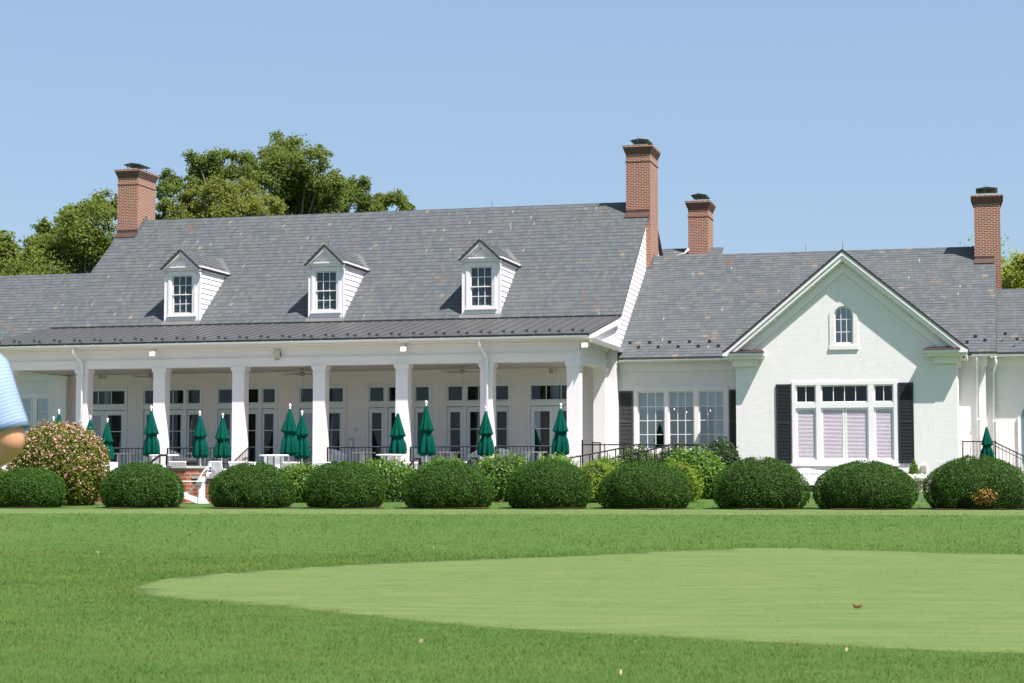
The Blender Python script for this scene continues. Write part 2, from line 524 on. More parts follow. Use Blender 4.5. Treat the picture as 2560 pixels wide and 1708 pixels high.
def tag(o, label=None, cat=None, group=None, kind=None):
    if label: o['label'] = label
    if cat: o['category'] = cat
    if group: o['group'] = group
    if kind: o['kind'] = kind
    return o
def thing(name, loc, rz, label, cat, group=None, scale=1.0):
    e = bpy.data.objects.new(name, None)
    COL.objects.link(e)
    e.empty_display_size = .2
    e.location = loc; e.rotation_euler = (0, 0, rz); e.scale = (scale,) * 3
    return tag(e, label, cat, group)
def copy_tree(o, parent=None):
    c = o.copy(); COL.objects.link(c)
    if parent is not None: c.parent = parent
    for ch in list(o.children): copy_tree(ch, c)
    return c
def again(proto, loc, rz, label, group=None, scale=1.0):
    c = copy_tree(proto)
    c.location = loc; c.rotation_euler = (0, 0, rz); c.scale = (scale,) * 3
    c['label'] = label
    if group: c['group'] = group
    return c

def fast_mesh(name, verts, faces_n, idx, mats, mat_idx=None, parent=None, smooth=False):
    """verts (N,3); idx flat loops; faces all with faces_n corners"""
    me = bpy.data.meshes.new(name)
    nf = len(idx) // faces_n
    me.vertices.add(len(verts)); me.loops.add(len(idx)); me.polygons.add(nf)
    me.vertices.foreach_set('co', np.ascontiguousarray(verts, np.float32).ravel())
    me.loops.foreach_set('vertex_index', np.ascontiguousarray(idx, np.int32))
    me.polygons.foreach_set('loop_start', np.arange(0, len(idx), faces_n, dtype=np.int32))
    if not isinstance(mats, (list, tuple)): mats = [mats]
    for k in mats: me.materials.append(M[k])
    if mat_idx is not None: me.polygons.foreach_set('material_index', np.asarray(mat_idx, np.int32))
    if smooth: me.polygons.foreach_set('use_smooth', np.ones(nf, bool))
    me.update(calc_edges=True)
    o = bpy.data.objects.new(name, me)
    COL.objects.link(o)
    if parent is not None: o.parent = parent
    return o

def unit(a):
    return a / np.maximum(np.linalg.norm(a, axis=1, keepdims=True), 1e-9)
def leaf_quads(P, Nrm, size, aspect=.55, jitter=.7, curl=None):
    """rhombus leaves at points P, normals near Nrm"""
    n = len(P)
    nn = unit(Nrm + rng.normal(0, jitter, (n, 3)))
    a = unit(np.cross(nn, rng.normal(0, 1, (n, 3))))
    b = np.cross(nn, a)
    s = (np.asarray(size) * rng.uniform(.7, 1.3, n))[:, None]
    V = np.stack([P - a * s * .5, P + b * s * aspect * .5, P + a * s * .5, P - b * s * aspect * .5], 1).reshape(-1, 3)
    return V, np.arange(4 * n)

# ------------------------------------------------------------------ terrain
def sstep(a, b, x):
    t = np.clip((x - a) / (b - a), 0, 1)
    return t * t * (3 - 2 * t)
def plateau(Y):
    return .64 + .05 * sstep(-24, -12, Y) + .25 * np.clip((Y + 12) / 13, 0, 1.4)
green_px = [(344, 1471), (362, 1461), (430, 1447), (600, 1431), (800, 1416), (1000, 1407), (1300, 1398), (1600, 1389), (1900, 1386), (2200, 1388), (2560, 1393)]
green_px2 = [(2560, 1632), (2100, 1613), (1700, 1595), (1300, 1570), (1000, 1550), (640, 1516), (430, 1498), (364, 1489), (345, 1480)]
def flat_pt(x, y):
    r = ray(x, y); t = -EYE / r.z
    return (r.x * t, r.y * t)
gp = [flat_pt(*q) for q in green_px] + [(12.5, 31.0), (15.5, 27.5), (15.5, 20.0), (11.0, 14.8)] + [flat_pt(*q) for q in green_px2]
def smooth_loop(pts, it=2):
    for _ in range(it):
        q = []
        for i in range(len(pts)):
            a, b = pts[i], pts[(i + 1) % len(pts)]
            q.append((a[0] * .75 + b[0] * .25, a[1] * .75 + b[1] * .25)); q.append((a[0] * .25 + b[0] * .75, a[1] * .25 + b[1] * .75))
        pts = q
    return pts
GP = np.array(smooth_loop(gp, 2))
def in_green(x, y):
    x = np.asarray(x, float); y = np.asarray(y, float)
    ins = np.zeros(x.shape, bool)
    n = len(GP)
    for i in range(n):
        x0, y0 = GP[i]; x1, y1 = GP[(i + 1) % n]
        c = ((y0 > y) != (y1 > y)) & (x < (x1 - x0) * (y - y0) / (y1 - y0 + 1e-12) + x0)
        ins ^= c
    return ins
def dist_green(x, y):
    P = np.stack([np.ravel(x), np.ravel(y)], 1)
    d = np.full(len(P), 1e9)
    n = len(GP)
    for i in range(n):
        a = GP[i]; b = GP[(i + 1) % n]; ab = b - a
        t = np.clip(((P - a) @ ab) / (ab @ ab + 1e-12), 0, 1)
        d = np.minimum(d, np.linalg.norm(P - a - t[:, None] * ab, axis=1))
    return d.reshape(np.shape(x))
def ground_z(x, y):
    x = np.asarray(x, float); y = np.asarray(y, float)
    X, Y = (x - OX) * CT - (y - OY) * ST, (x - OX) * ST + (y - OY) * CT
    b0 = 32.4 - .10 * x; b1 = 39.4 - .10 * x
    s = sstep(b0, b1, y)
    z = s * plateau(Y)
    z = z + .25 * sstep(10.5, 6.5, y) + .02 * sstep(b0 - 6, b0, y) * (1 - s)
    und = .03 * np.sin(x * .55 + y * .21) + .02 * np.sin(x * 1.1 - y * .5 + 1)
    return z + und * (1 - s) * sstep(12, 16, y) * .5
def gz(x, y): return float(ground_z(x, y))

def terrain():
    xs = np.concatenate([np.linspace(-900, -60, 12), np.linspace(-45, -18, 10), np.arange(-16, 18.01, .5), np.linspace(20, 45, 10), np.linspace(60, 900, 12)])
    ys = np.concatenate([np.linspace(-300, -12, 8), np.arange(-8, 12, 2.0), np.arange(12, 50, .5), np.arange(50, 76, 2.0), np.linspace(80, 1800, 14)])
    gx, gy = np.meshgrid(xs, ys)
    z = ground_z(gx, gy)
    V = np.stack([gx, gy, z], 2).reshape(-1, 3)
    w, h = len(xs), len(ys)
    i = (np.arange(h - 1)[:, None] * w + np.arange(w - 1)[None]).ravel()
    F = np.stack([i, i + 1, i + w + 1, i + w], 1).ravel()
    o = fast_mesh('lawn', V, 4, F, 'rough_ground', smooth=True)
    tag(o, kind='structure', label='mown lawn rising in a low bank towards the clubhouse')
terrain()
def putting_green():
    # a draped sheet just above the lawn
    st = .25
    xs = np.arange(GP[:, 0].min(), GP[:, 0].max() + st, st); ys = np.arange(GP[:, 1].min(), GP[:, 1].max() + st, st)
    mb = MB()
    import bmesh
    bm = bmesh.new()
    vs = [bm.verts.new((x, y, 0)) for x, y in GP]
    bm.faces.new(vs)
    for c, axis in ((np.arange(-6, 16, .5), 0), (np.arange(13, 35, .5), 1)):
        for k in c:
            co = (k, 0, 0) if axis == 0 else (0, k, 0)
            no = (1, 0, 0) if axis == 0 else (0, 1, 0)
            bmesh.ops.bisect_plane(bm, geom=bm.verts[:] + bm.edges[:] + bm.faces[:], plane_co=co, plane_no=no)
    for v in bm.verts: v.co.z = gz(v.co.x, v.co.y) + .006
    be = [e for e in bm.edges if len(e.link_faces) == 1]
    ex = bmesh.ops.extrude_edge_only(bm, edges=be)['geom']
    for v in [g for g in ex if isinstance(g, bmesh.types.BMVert)]: v.co.z -= .03
    bmesh.ops.recalc_face_normals(bm, faces=bm.faces)
    me = bpy.data.meshes.new('putting_green'); bm.to_mesh(me); bm.free()
    if max(me.polygons, key=lambda p: abs(p.normal.z) * p.area).normal.z < 0: me.flip_normals()
    me.materials.append(M['green_ground'])
    for p in me.polygons: p.use_smooth = True
    o = bpy.data.objects.new('putting_green', me); COL.objects.link(o)
    tag(o, kind='structure', label='pale close mown putting green')
putting_green()

def mown_strip():
    xs = np.arange(-19, 19.01, .5); ts = np.linspace(-1.0, 4.0, 14)
    gx = np.repeat(xs[None], len(ts), 0); gy = (39.4 - .10 * xs)[None] + ts[:, None]
    gzz = ground_z(gx, gy) + .006; gzz[0] -= .03; gzz[-1] -= .03
    V = np.stack([gx, gy, gzz], 2).reshape(-1, 3)
    w, h = len(xs), len(ts)
    i = (np.arange(h - 1)[:, None] * w + np.arange(w - 1)[None]).ravel()
    o = fast_mesh('grass_path', V, 4, np.stack([i, i + 1, i + w + 1, i + w], 1).ravel(), 'green_ground', smooth=True)
    tag(o, kind='structure', label='pale close mown strip along the top of the bank')
mown_strip()
def clumpy(x, y):
    return .85 + .35 * np.sin(x * 7.1 + 2 * np.sin(y * 5.3)) * np.sin(y * 6.7 + 1.7 * np.sin(x * 4.1))
def blades(name, n, region, h, w, mat, lean=.35, label=None):
    x, y = region(n)
    z = ground_z(x, y)
    n = len(x)
    d = y
    P = np.stack([x, y, z], 1)
    a = rng.uniform(0, 2 * np.pi, n)
    side = np.stack([np.cos(a), np.sin(a), np.zeros(n)], 1)
    hh = h(d) * rng.uniform(.55, 1.25, n)
    if name == 'rough_grass':
        dg = dist_green(x, y); ins = in_green(x, y)
        near = (~ins) & in_green(x, y + dg * 1.25 + .25)          # the side towards the camera: a cut collar
        hh = hh * np.where(ins, np.exp(-dg / .30), np.where(near, 1 - .45 * np.exp(-dg / .45), 1 + .8 * np.exp(-dg / .35)))
    hh = hh * (clumpy(x, y) + (.3 * np.exp(-(d - 11) / 3) if name == 'rough_grass' else 0))
    ww = w(d) * rng.uniform(.7, 1.3, n)
    tip = P + np.stack([rng.normal(0, lean, n) * hh, rng.normal(0, lean, n) * hh, hh], 1)
    V = np.stack([P - side * ww[:, None] * .5, P + side * ww[:, None] * .5, tip], 1).reshape(-1, 3)
    o = fast_mesh(name, V, 3, np.arange(3 * n), mat)
    tag(o, label=label, kind='stuff')
def wedge(n, d0, d1, pw, cond):
    """points in the view wedge, density falling with distance"""
    u = rng.uniform(0, 1, n)
    d = (d0 ** pw + u * (d1 ** pw - d0 ** pw)) ** (1 / pw)
    x = rng.uniform(-1, 1, n) * (.31 * d + 3.2)
    k = cond(x, d)
    return x[k], d[k]
def rough_zone(x, y):
    g = in_green(x, y)
    d = dist_green(x, y)
    wob = .10 + .09 * np.sin(x * 3.1 + np.sin(y * 2.3)) + .06 * np.sin(x * 9.7 + y * 4)
    return (~g) | (rng.exponential(.28 + wob, len(x)) > d)
blades('rough_grass', 680000, lambda n: wedge(n, 10.8, 40, .15, lambda x, y: rough_zone(x, y) & (y < 37.7 - .1 * x + rng.exponential(.8, len(x)))),
       lambda d: np.clip(.026 + .0006 * (d - 12), .026, .04), lambda d: .0034 * np.clip(d / 13, .9, 3.2), 'blade', .5, 'longer rough grass round the putting green')
blades('green_grass', 300000, lambda n: wedge(n, 13.0, 34, .3, lambda x, y: in_green(x, y) | (dist_green(x, y) < rng.exponential(.55, len(x)))),
       lambda d: .009 + .0001 * d, lambda d: .0042 * np.clip(d / 13, .9, 3), 'blade_pale', .8, 'short turf of the putting green')
blades('crest_grass', 110000, lambda n: wedge(n, 36, 62, .4, lambda x, y: (y > 38.3 - .1 * x)),
       lambda d: .014 + 0 * d, lambda d: .010 * np.clip(d / 40, .9, 2), 'blade_pale', .8, 'mown grass on top of the bank')

# ------------------------------------------------------------------ CLUBHOUSE
B = thing('clubhouse', (OX, OY, 0), -TH, 'long white brick clubhouse with slate roofs, red brick chimneys, dormers and a columned porch', 'building')
def part(mb, name, mats, parent=None, **k):
    return mb.build(name, mats, parent if parent is not None else B, **k)

FL = 1.6            # porch floor
YW = 4.35           # wall behind the porch
YG = 5.0            # wing wall
YF = 2.0            # gable front
XL, XR = -22.3, .55
def wall_holes(mb, x0, x1, z0, z1, y0, y1, holes, m=0):
    xs = sorted({x0, x1, *[h[0] for h in holes], *[h[1] for h in holes]})
    for a, b in zip(xs, xs[1:]):
        hs = sorted([(h[2], h[3]) for h in holes if h[0] < b - 1e-6 and h[1] > a + 1e-6])
        z = z0
        for c, d in hs:
            if c > z: mb.box(a, b, y0, y1, z, c, m)
            z = d
        if z < z1: mb.box(a, b, y0, y1, z, z1, m)

DOUBLE = [(-20.87, -18.88), (-11.83, -9.84), (-2.77, -.78)]
TRIPLE = [(-18.29, -15.70), (-15.18, -12.60), (-9.04, -6.44), (-5.96, -3.36)]
ROOF_A, ROOF_R = (4.765, 7.38), (11.38, 12.58)      # main slate: lower edge and ridge (Y, Z)
SL = (ROOF_R[1] - ROOF_A[1]) / (ROOF_R[0] - ROOF_A[0])
def main_z(Y): return ROOF_A[1] + (Y - ROOF_A[0]) * SL
EW, RW = (4.55, 5.80), (11.54, 10.36)               # wing slate
SW = (RW[1] - EW[1]) / (RW[0] - EW[0])
def wing_z(Y): return EW[1] + (Y - EW[0]) * SW

# ---- walls
w = MB()
wall_holes(w, XL, XR, .3, 7.1, YW, YW + .3, [(a, b, FL, 4.96) for a, b in DOUBLE + TRIPLE])
part(w, 'wall', 'wbrick')
def boxpart(name, mat, *b):
    for q in b:
        k_ = MB(); k_.box(*q); part(k_, name, mat)
boxpart('wall', 'wbrick', (XL, XL + .3, YW + .3, 18.2, .3, 7.1), (XR - .3, XR, YW + .3, 18.2, .3, 7.1), (XL, XR, 18.2, 18.5, .3, 7.1))
# clapboard gable ends of the main block, lapped boards
for xs, sg in ((XR, 1), (XL, -1)):
    w = MB()
    z = 5.6
    while z < 12.4:
        y0 = max(YW, ROOF_A[0] + (z - ROOF_A[1]) / SL + .07) if z > 7.2 else YW
        z1 = z + .19
        y0b = ROOF_A[0] + (z1 - ROOF_A[1]) / SL + .07 if z1 > 7.2 else YW
        y0b = max(YW, y0b)
        y0 = max(y0, YW)
        t0, t1 = .018, .006
        yc = 11.38
        ys = [(y0, y0b), (2 * yc - y0b, 2 * yc - y0)]
        a = [Vector((xs + sg * t0, y0, z)), Vector((xs + sg * t0, 2 * yc - y0, z)), Vector((xs + sg * t1, 2 * yc - y0b, z1)), Vector((xs + sg * t1, y0b, z1))]
        if sg < 0: a.reverse()
        w.poly(a)
        b = [Vector((xs, y0, z)), Vector((xs, 2 * yc - y0, z)), Vector((xs + sg * t0, 2 * yc - y0, z)), Vector((xs + sg * t0, y0, z))]
        if sg < 0: b.reverse()
        w.poly(b)
        z = z1
    part(w, 'gable_siding', 'white')
# wing wall right, with the triple window
w = MB()
WW = (1.11, 4.59, 2.30, 4.72)
wall_holes(w, XR - .12, 5.4, .4, 5.75, YG, YG + .3, [WW])
part(w, 'wing_wall', 'wbrick')
boxpart('wing_wall', 'wbrick', (12.6, 13.66, YG, YG + .3, .4, 5.75), (13.662, 26, YG + .5, YG + .8, .4, 5.75), (13.36, 13.66, YG + .3, 18, .4, 5.75), (-50, XL + .05, YG, YG + .3, .4, 5.75), (XR + .05, 13.36, 18, 18.3, .4, 5.75))
# gable front wall
GX, GZ, GR = 9.0, 9.2, 4.13
GS = (9.2 - 5.74) / GR
w = MB()
GW = (7.21, 10.76, 1.90, 4.705)
AW0, AW1, AWZ, AWT = 8.675, 9.315, 5.99, 6.97     # arched opening, springing at AWT
wall_holes(w, 5.28, 12.74, .5, 5.6, YF, YF + .3, [GW])
# triangle part with the arched opening cut out: left and right halves
top = lambda x: GZ - .12 - abs(x - GX) * GS
def arc(n=10, r=.32):
    return [(GX - .005 - r * math.cos(math.pi * k / n), AWT + r * math.sin(math.pi * k / n)) for k in range(n + 1)]
A = arc()
left = [(5.28, 5.6), (GX - .005, 5.6), (GX - .005, AWZ), (AW0, AWZ)] + A[:6] + [(GX - .005, top(GX)), (5.28, top(5.28))]
right = [(GX - .005, 5.6), (12.74, 5.6), (12.74, top(12.74)), (GX - .005, top(GX))] + A[5:] + [(AW1, AWZ), (GX - .005, AWZ)]
for q in (left, right):
    w.prism([(x, YF, z) for x, z in q], (0, .3, 0))
part(w, 'gable_wall', 'wbrick')
boxpart('gable_wall', 'wbrick', (5.28, 5.58, YF + .3, YG, .5, 5.6), (12.44, 12.74, YF + .3, YG, .5, 5.6))

# ---- rooms seen through the glass
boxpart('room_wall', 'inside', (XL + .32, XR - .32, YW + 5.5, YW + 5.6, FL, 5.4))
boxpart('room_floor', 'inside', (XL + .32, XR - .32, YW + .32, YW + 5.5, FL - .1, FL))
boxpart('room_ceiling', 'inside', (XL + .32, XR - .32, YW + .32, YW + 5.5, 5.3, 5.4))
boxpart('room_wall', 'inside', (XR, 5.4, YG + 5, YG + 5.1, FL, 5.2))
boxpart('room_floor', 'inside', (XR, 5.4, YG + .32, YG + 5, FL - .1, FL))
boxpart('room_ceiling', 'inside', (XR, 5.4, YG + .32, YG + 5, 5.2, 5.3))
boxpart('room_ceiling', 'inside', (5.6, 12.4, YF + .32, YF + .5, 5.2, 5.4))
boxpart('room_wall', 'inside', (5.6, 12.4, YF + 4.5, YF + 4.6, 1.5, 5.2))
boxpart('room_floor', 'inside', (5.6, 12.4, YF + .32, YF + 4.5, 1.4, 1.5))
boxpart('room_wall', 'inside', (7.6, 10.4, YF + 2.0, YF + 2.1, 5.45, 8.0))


# ---- window and door builders
def sash(fr, gl, x0, x1, z0, z1, y, nx, nz, fw=.05, mw=.022, d=.05):
    fr.box(x0, x0 + fw, y, y + d, z0, z1); fr.box(x1 - fw, x1, y, y + d, z0, z1)
    fr.box(x0 + fw, x1 - fw, y, y + d, z0, z0 + fw); fr.box(x0 + fw, x1 - fw, y, y + d, z1 - fw, z1)
    a0, a1, b0, b1 = x0 + fw, x1 - fw, z0 + fw, z1 - fw
    for i in range(1, nx):
        x = a0 + (a1 - a0) * i / nx
        fr.box(x - mw / 2, x + mw / 2, y + .01, y + d - .008, b0, b1)
    for i in range(1, nz):
        z = b0 + (b1 - b0) * i / nz
        fr.box(a0, a1, y + .012, y + d - .01, z - mw / 2, z + mw / 2)
    gl.box(a0 - .004, a1 + .004, y + d * .55, y + d * .55 + .006, b0 - .004, b1 + .004)
def surround(fr, x0, x1, z0, z1, y, wd, d=.06, bottom=True):
    fr.box(x0, x0 + wd, y, y + d, z0, z1); fr.box(x1 - wd, x1, y, y + d, z0, z1)
    fr.box(x0 + wd, x1 - wd, y, y + d, z1 - wd, z1)
    if bottom: fr.box(x0 + wd, x1 - wd, y, y + d, z0, z0 + wd)

def door_leaf(parent, x0, x1, y, gw, cols=1, name='door', gm='glass'):
    d = MB(); g = MB()
    z0, z1 = FL + .02, 4.055
    xc = (x0 + x1) / 2
    a0, a1, b0, b1 = xc - gw / 2, xc + gw / 2, 1.96, 3.87
    d.box(x0, a0, y, y + .05, z0, z1); d.box(a1, x1, y, y + .05, z0, z1)
    d.box(a0, a1, y, y + .05, z0, b0); d.box(a0, a1, y, y + .05, b1, z1)
    # stop bead round the glass
    for (p, q, r, s) in ((a0 - .02, a0, b0 - .02, b1 + .02), (a1, a1 + .02, b0 - .02, b1 + .02), (a0, a1, b0 - .02, b0), (a0, a1, b1, b1 + .02)):
        d.box(p, q, y - .012, y, r, s)
    for k in (1, 2):
        z = b0 + (b1 - b0) * k / 3
        d.box(a0, a1, y + .008, y + .04, z - .014, z + .014)
    for k in range(1, cols):
        x = a0 + (a1 - a0) * k / cols
        d.box(x - .012, x + .012, y + .01, y + .038, b0, b1)
    g.box(a0 - .004, a1 + .004, y + .024, y + .03, b0 - .004, b1 + .004)
    o = d.build(name, 'door', parent)
    g.build('glass', gm, o)
    return o
def curtain(x0, x1, y, z0, z1):
    mb = MB()
    n = max(6, int((x1 - x0) / .035))
    for i in range(n):
        a, b = x0 + (x1 - x0) * i / n, x0 + (x1 - x0) * (i + 1) / n
        ya, yb = y + .035 * math.sin(i * 1.9), y + .035 * math.sin((i + 1) * 1.9)
        mb.poly([(a, ya, z0), (b, yb, z0), (b, yb, z1), (a, ya, z1)], smooth=True)
    part(mb, 'curtain', 'curtain')
for (x0, x1) in DOUBLE:
    f = MB(); g = MB()
    y = YW - .03
    surround(f, x0, x1, FL, 4.965, y, .105, .2, bottom=False)
    f.box(x0 + .105, x1 - .105, y + .004, y + .2, 4.075, 4.265)
    o = part(f, 'door_frame', 'door')
    f2 = MB()
    sash(f2, g, x0 + .105, x1 - .105, 4.265, 4.86, YW + .03, 3, 1, .045, .026)
    s = part(f2, 'transom_window', 'door'); g.build('glass', 'glass', s)
    xc = (x0 + x1) / 2
    door_leaf(B, x0 + .115, xc - .004, YW + .04, .58, gm='glass_sky')
    door_leaf(B, xc + .004, x1 - .115, YW + .04, .58)
    curtain(xc - .22, xc + .12, YW + .42, FL + .03, 5.0)
for (x0, x1) in TRIPLE:
    f = MB()
    y = YW - .03
    surround(f, x0, x1, FL, 4.965, y, .10, .2, bottom=False)
    for a, b in ((.72, .85), (1.80, 1.92)):
        f.box(x0 + a, x0 + b, y + .002, y + .2, FL, 4.865)
    for a, b in ((.10, .72), (.85, 1.80), (1.92, x1 - x0 - .10)):
        f.box(x0 + a, x0 + b, y + .004, y + .2, 4.075, 4.265)
    part(f, 'door_frame', 'door')
    for a, b, nx in ((.10, .72, 1), (.85, 1.80, 2), (1.92, x1 - x0 - .10, 1)):
        f2 = MB(); g = MB()
        sash(f2, g, x0 + a, x0 + b, 4.265, 4.865, YW + .03, nx, 1, .045, .026)
        s = part(f2, 'transom_window', 'door'); g.build('glass', 'glass', s)
        if nx == 1: door_leaf(B, x0 + a + .004, x0 + b - .004, YW + .04, .38)
        else: door_leaf(B, x0 + a + .004, x0 + b - .004, YW + .04, .68, 2, 'side_light')
    curtain(x0 + 1.62, x0 + 1.80, YW + .42, FL + .03, 5.0)
curtain(WW[0] + .12, WW[0] + .68, YG + .45, 2.2, 4.1)
curtain(WW[1] - .62, WW[1] - .12, YG + .45, 2.2, 4.1)

# wing triple window
f = MB(); y = YG - .03
surround(f, WW[0], WW[1], WW[2], WW[3], y, .14, .2)
f.box(WW[0] + .03, WW[1] - .03, y - .02, y, WW[3] - .03, WW[3] + .03)
for a, b in ((2.26, 2.39), (3.345, 3.50)):
    f.box(a, b, y + .003, y + .2, WW[2] + .14, WW[3] - .14)
f.box(WW[0] - .04, WW[1] + .04, y - .05, YG - .002, WW[2] - .07, WW[2])
part(f, 'window_frame', 'white')
for a, b in ((1.25, 2.26), (2.39, 3.345), (3.50, 4.45)):
    f = MB(); g = MB()
    sash(f, g, a, b, WW[2] + .14, WW[3] - .14, YG + .04, 3, 4, .05, .026)
    s = part(f, 'window', 'white'); g.build('glass', 'glass_sky', s)
boxpart('roller_shade', 'shade', (1.28, 2.24, YG + .30, YG + .31, 3.90, 4.60), (2.40, 3.34, YG + .30, YG + .31, 4.06, 4.60), (3.51, 4.44, YG + .30, YG + .31, 4.04, 4.60))

# gable triple window with louvred interior shutters
f = MB(); y = YF - .03
surround(f, GW[0], GW[1], GW[2], GW[3], y, .12, .2)
for a, b in ((8.03, 8.19), (9.79, 9.975)):
    f.box(a, b, y + .003, y + .2, GW[2] + .12, GW[3] - .12)
for a, b in ((GW[0] + .12, 8.03), (8.19, 9.79), (9.975, GW[1] - .12)):
    f.box(a, b, y + .006, y + .2, 3.80, 3.97)
f.box(GW[0] - .05, GW[1] + .05, y - .06, YF - .002, GW[2] - .09, GW[2])
part(f, 'window_frame', 'white')
for a, b, nx in ((GW[0] + .12, 8.03, 2), (8.19, 9.79, 4), (9.975, GW[1] - .12, 2)):
    f = MB(); g = MB()
    sash(f, g, a, b, 3.97, GW[3] - .12, YF + .03, nx, 1, .05, .028)
    s = part(f, 'transom_window', 'white'); g.build('glass', 'glass', s)
for a, b in ((GW[0] + .12, 8.03), (8.19, 8.985), (8.995, 9.79), (9.975, GW[1] - .12)):
    f = MB()
    surround(f, a, b, 2.02, 3.80, YF + .03, .07, .05)
    s = part(f, 'louvre_panel', 'white')
    l = MB()
    z = 2.09 + .02
    while z < 3.70:
        l.prism([(a + .07, YF + .035, z), (a + .07, YF + .039, z + .005), (a + .07, YF + .075, z + .046), (a + .07, YF + .071, z + .041)], (b - a - .14, 0, 0))
        z += .046
    l.box(a + .07, b - .07, YF + .08, YF + .085, 2.09, 3.73)
    l.build('louvre', 'blind', s)
# arched window
f = MB(); g = MB()
yA = YF + .05
o_, i_ = arc(14, .32), arc(14, .275)
for k in range(14):
    f.prism([(o_[k][0], yA, o_[k][1]), (o_[k + 1][0], yA, o_[k + 1][1]), (i_[k + 1][0], yA, i_[k + 1][1]), (i_[k][0], yA, i_[k][1])], (0, .06, 0))
f.box(AW0, AW0 + .045, yA, yA + .06, AWZ, AWT); f.box(AW1 - .045, AW1, yA, yA + .06, AWZ, AWT)
f.box(AW0 + .045, AW1 - .045, yA, yA + .06, AWZ, AWZ + .05)
cx = GX - .005
for dx in (-.095, .095):
    f.box(cx + dx - .011, cx + dx + .011, yA + .01, yA + .05, AWZ + .05, AWT + math.sqrt(.275 ** 2 - dx ** 2))
for z in (6.40, 6.83):
    f.box(AW0 + .045, AW1 - .045, yA + .012, yA + .048, z - .011, z + .011)
s = part(f, 'arched_window', 'white')
gp_ = [(AW0 + .04, AWZ + .04)] + [(p[0], p[1]) for p in arc(14, .28)] + [(AW1 - .04, AWZ + .04)]
g.prism([(x, yA + .028, z) for x, z in gp_], (0, .006, 0))
g.build('glass', 'glass_sky', s)
f = MB()       # raised brick surround
o_, i_ = arc(14, .48), arc(14, .325)
for k in range(14):
    f.prism([(o_[k][0], YF - .025, o_[k][1]), (o_[k + 1][0], YF - .025, o_[k + 1][1]), (i_[k + 1][0], YF - .025, i_[k + 1][1]), (i_[k][0], YF - .025, i_[k][1])], (0, .06, 0))
f.box(cx - .48, cx - .325, YF - .025, YF + .035, 5.92, AWT); f.box(cx + .325, cx + .48, YF - .025, YF + .035, 5.92, AWT)
f.box(cx - .325, cx + .325, YF - .025, YF + .035, 5.92, 5.985)
f.box(cx - .5, cx + .5, YF - .05, YF - .002, 5.79, 5.917)
part(f, 'arch_surround', 'wbrick')

# shutters
def shutter(x0, x1, z0, z1, y, mat):
    f = MB(); fw = .055
    f.box(x0, x0 + fw, y - .045, y - .003, z0, z1); f.box(x1 - fw, x1, y - .045, y - .003, z0, z1)
    zm = z0 + (z1 - z0) * .51
    for a, b in ((z0, z0 + .10), (zm - .04, zm + .04), (z1 - .08, z1)):
        f.box(x0 + fw, x1 - fw, y - .045, y - .003, a, b)
    for a, b in ((z0 + .10, zm - .04), (zm + .04, z1 - .08)):
        z = a + .004
        while z < b - .03:
            f.prism([(x0 + fw, y - .042, z), (x0 + fw, y - .036, z + .004), (x0 + fw, y - .008, z + .040), (x0 + fw, y - .014, z + .036)], (x1 - x0 - 2 * fw, 0, 0))
            z += .048
        f.box(x0 + fw, x1 - fw, y - .007, y - .004, a, b)
    part(f, 'shutter', mat)
shutter(6.665, 7.175, 1.90, 4.625, YF, 'shutter'); shutter(10.79, 11.30, 1.90, 4.635, YF, 'shutter')
shutter(.565, 1.07, 2.30, 4.60, YG, 'shutter2'); shutter(4.625, 5.13, 2.30, 4.61, YG, 'shutter2')

# ---- porch: floor, columns, beam, ceiling
f = MB()
f.box(-22.2, .45, -.45, YW - .003, .5, FL)
part(f, 'porch_floor', 'paver')
COLX = [-21.55 + 3.0785 * i for i in range(8)]
def column(x, y, parent, half=False):
    c = MB()
    h = .225
    y1 = YW - .004 if half else y + h
    c.box(x - h, x + h, y - h, y1, FL + .16, 5.10)
    c.box(x - h - .05, x + h + .05, y - h - .05, y1 + (0 if half else .05), FL, FL + .16)
    for e, a, b in ((.02, 5.10, 5.135), (.003, 5.13, 5.23), (.028, 5.23, 5.28), (.05, 5.28, 5.40)):
        c.box(x - h - e, x + h + e, y - h - e, y1 + (0 if half else e), a, b)
    part(c, 'pilaster' if half else 'column', 'white', bevel=.008)
for x in COLX: column(x, 0.0, B)
column(.03, 4.2, B, True); column(-21.55, 4.2, B, True)
# entablature: frieze band, fillet, crown, gutter  (front and both ends)
e = MB()
x0, x1 = COLX[0] - .26, COLX[-1] + .24
yb = YW - .004
def ring(mb, off, z0, z1, th=.45, m=0):
    mb.box(x0 - off, x1 + off, -.235 - off, -.235 - off + th, z0, z1, m)
    mb.box(x0 - off, x0 - off + th, -.235 - off + th, yb, z0, z1, m)
    mb.box(x1 + off - th, x1 + off, -.235 - off + th, yb, z0, z1, m)
ring(e, 0, 5.40, 5.66); ring(e, .045, 5.66, 5.70, .5); ring(e, -.02, 5.70, 6.0, .42); ring(e, .07, 6.0, 6.065, .52)
ring(e, .13, 6.07, 6.11, .6)
part(e, 'entablature', 'white')
e = MB()       # soffit and sloping end of the porch roof
e.box(-22.35, x1 + .40, -.62, -.10, 6.112, 6.15)
e.box(x1 + .05, x1 + .42, -.10, YW + .6, 6.112, 6.15)
e.box(-22.35, x0 - .05, -.10, YW + .3, 6.112, 6.15)
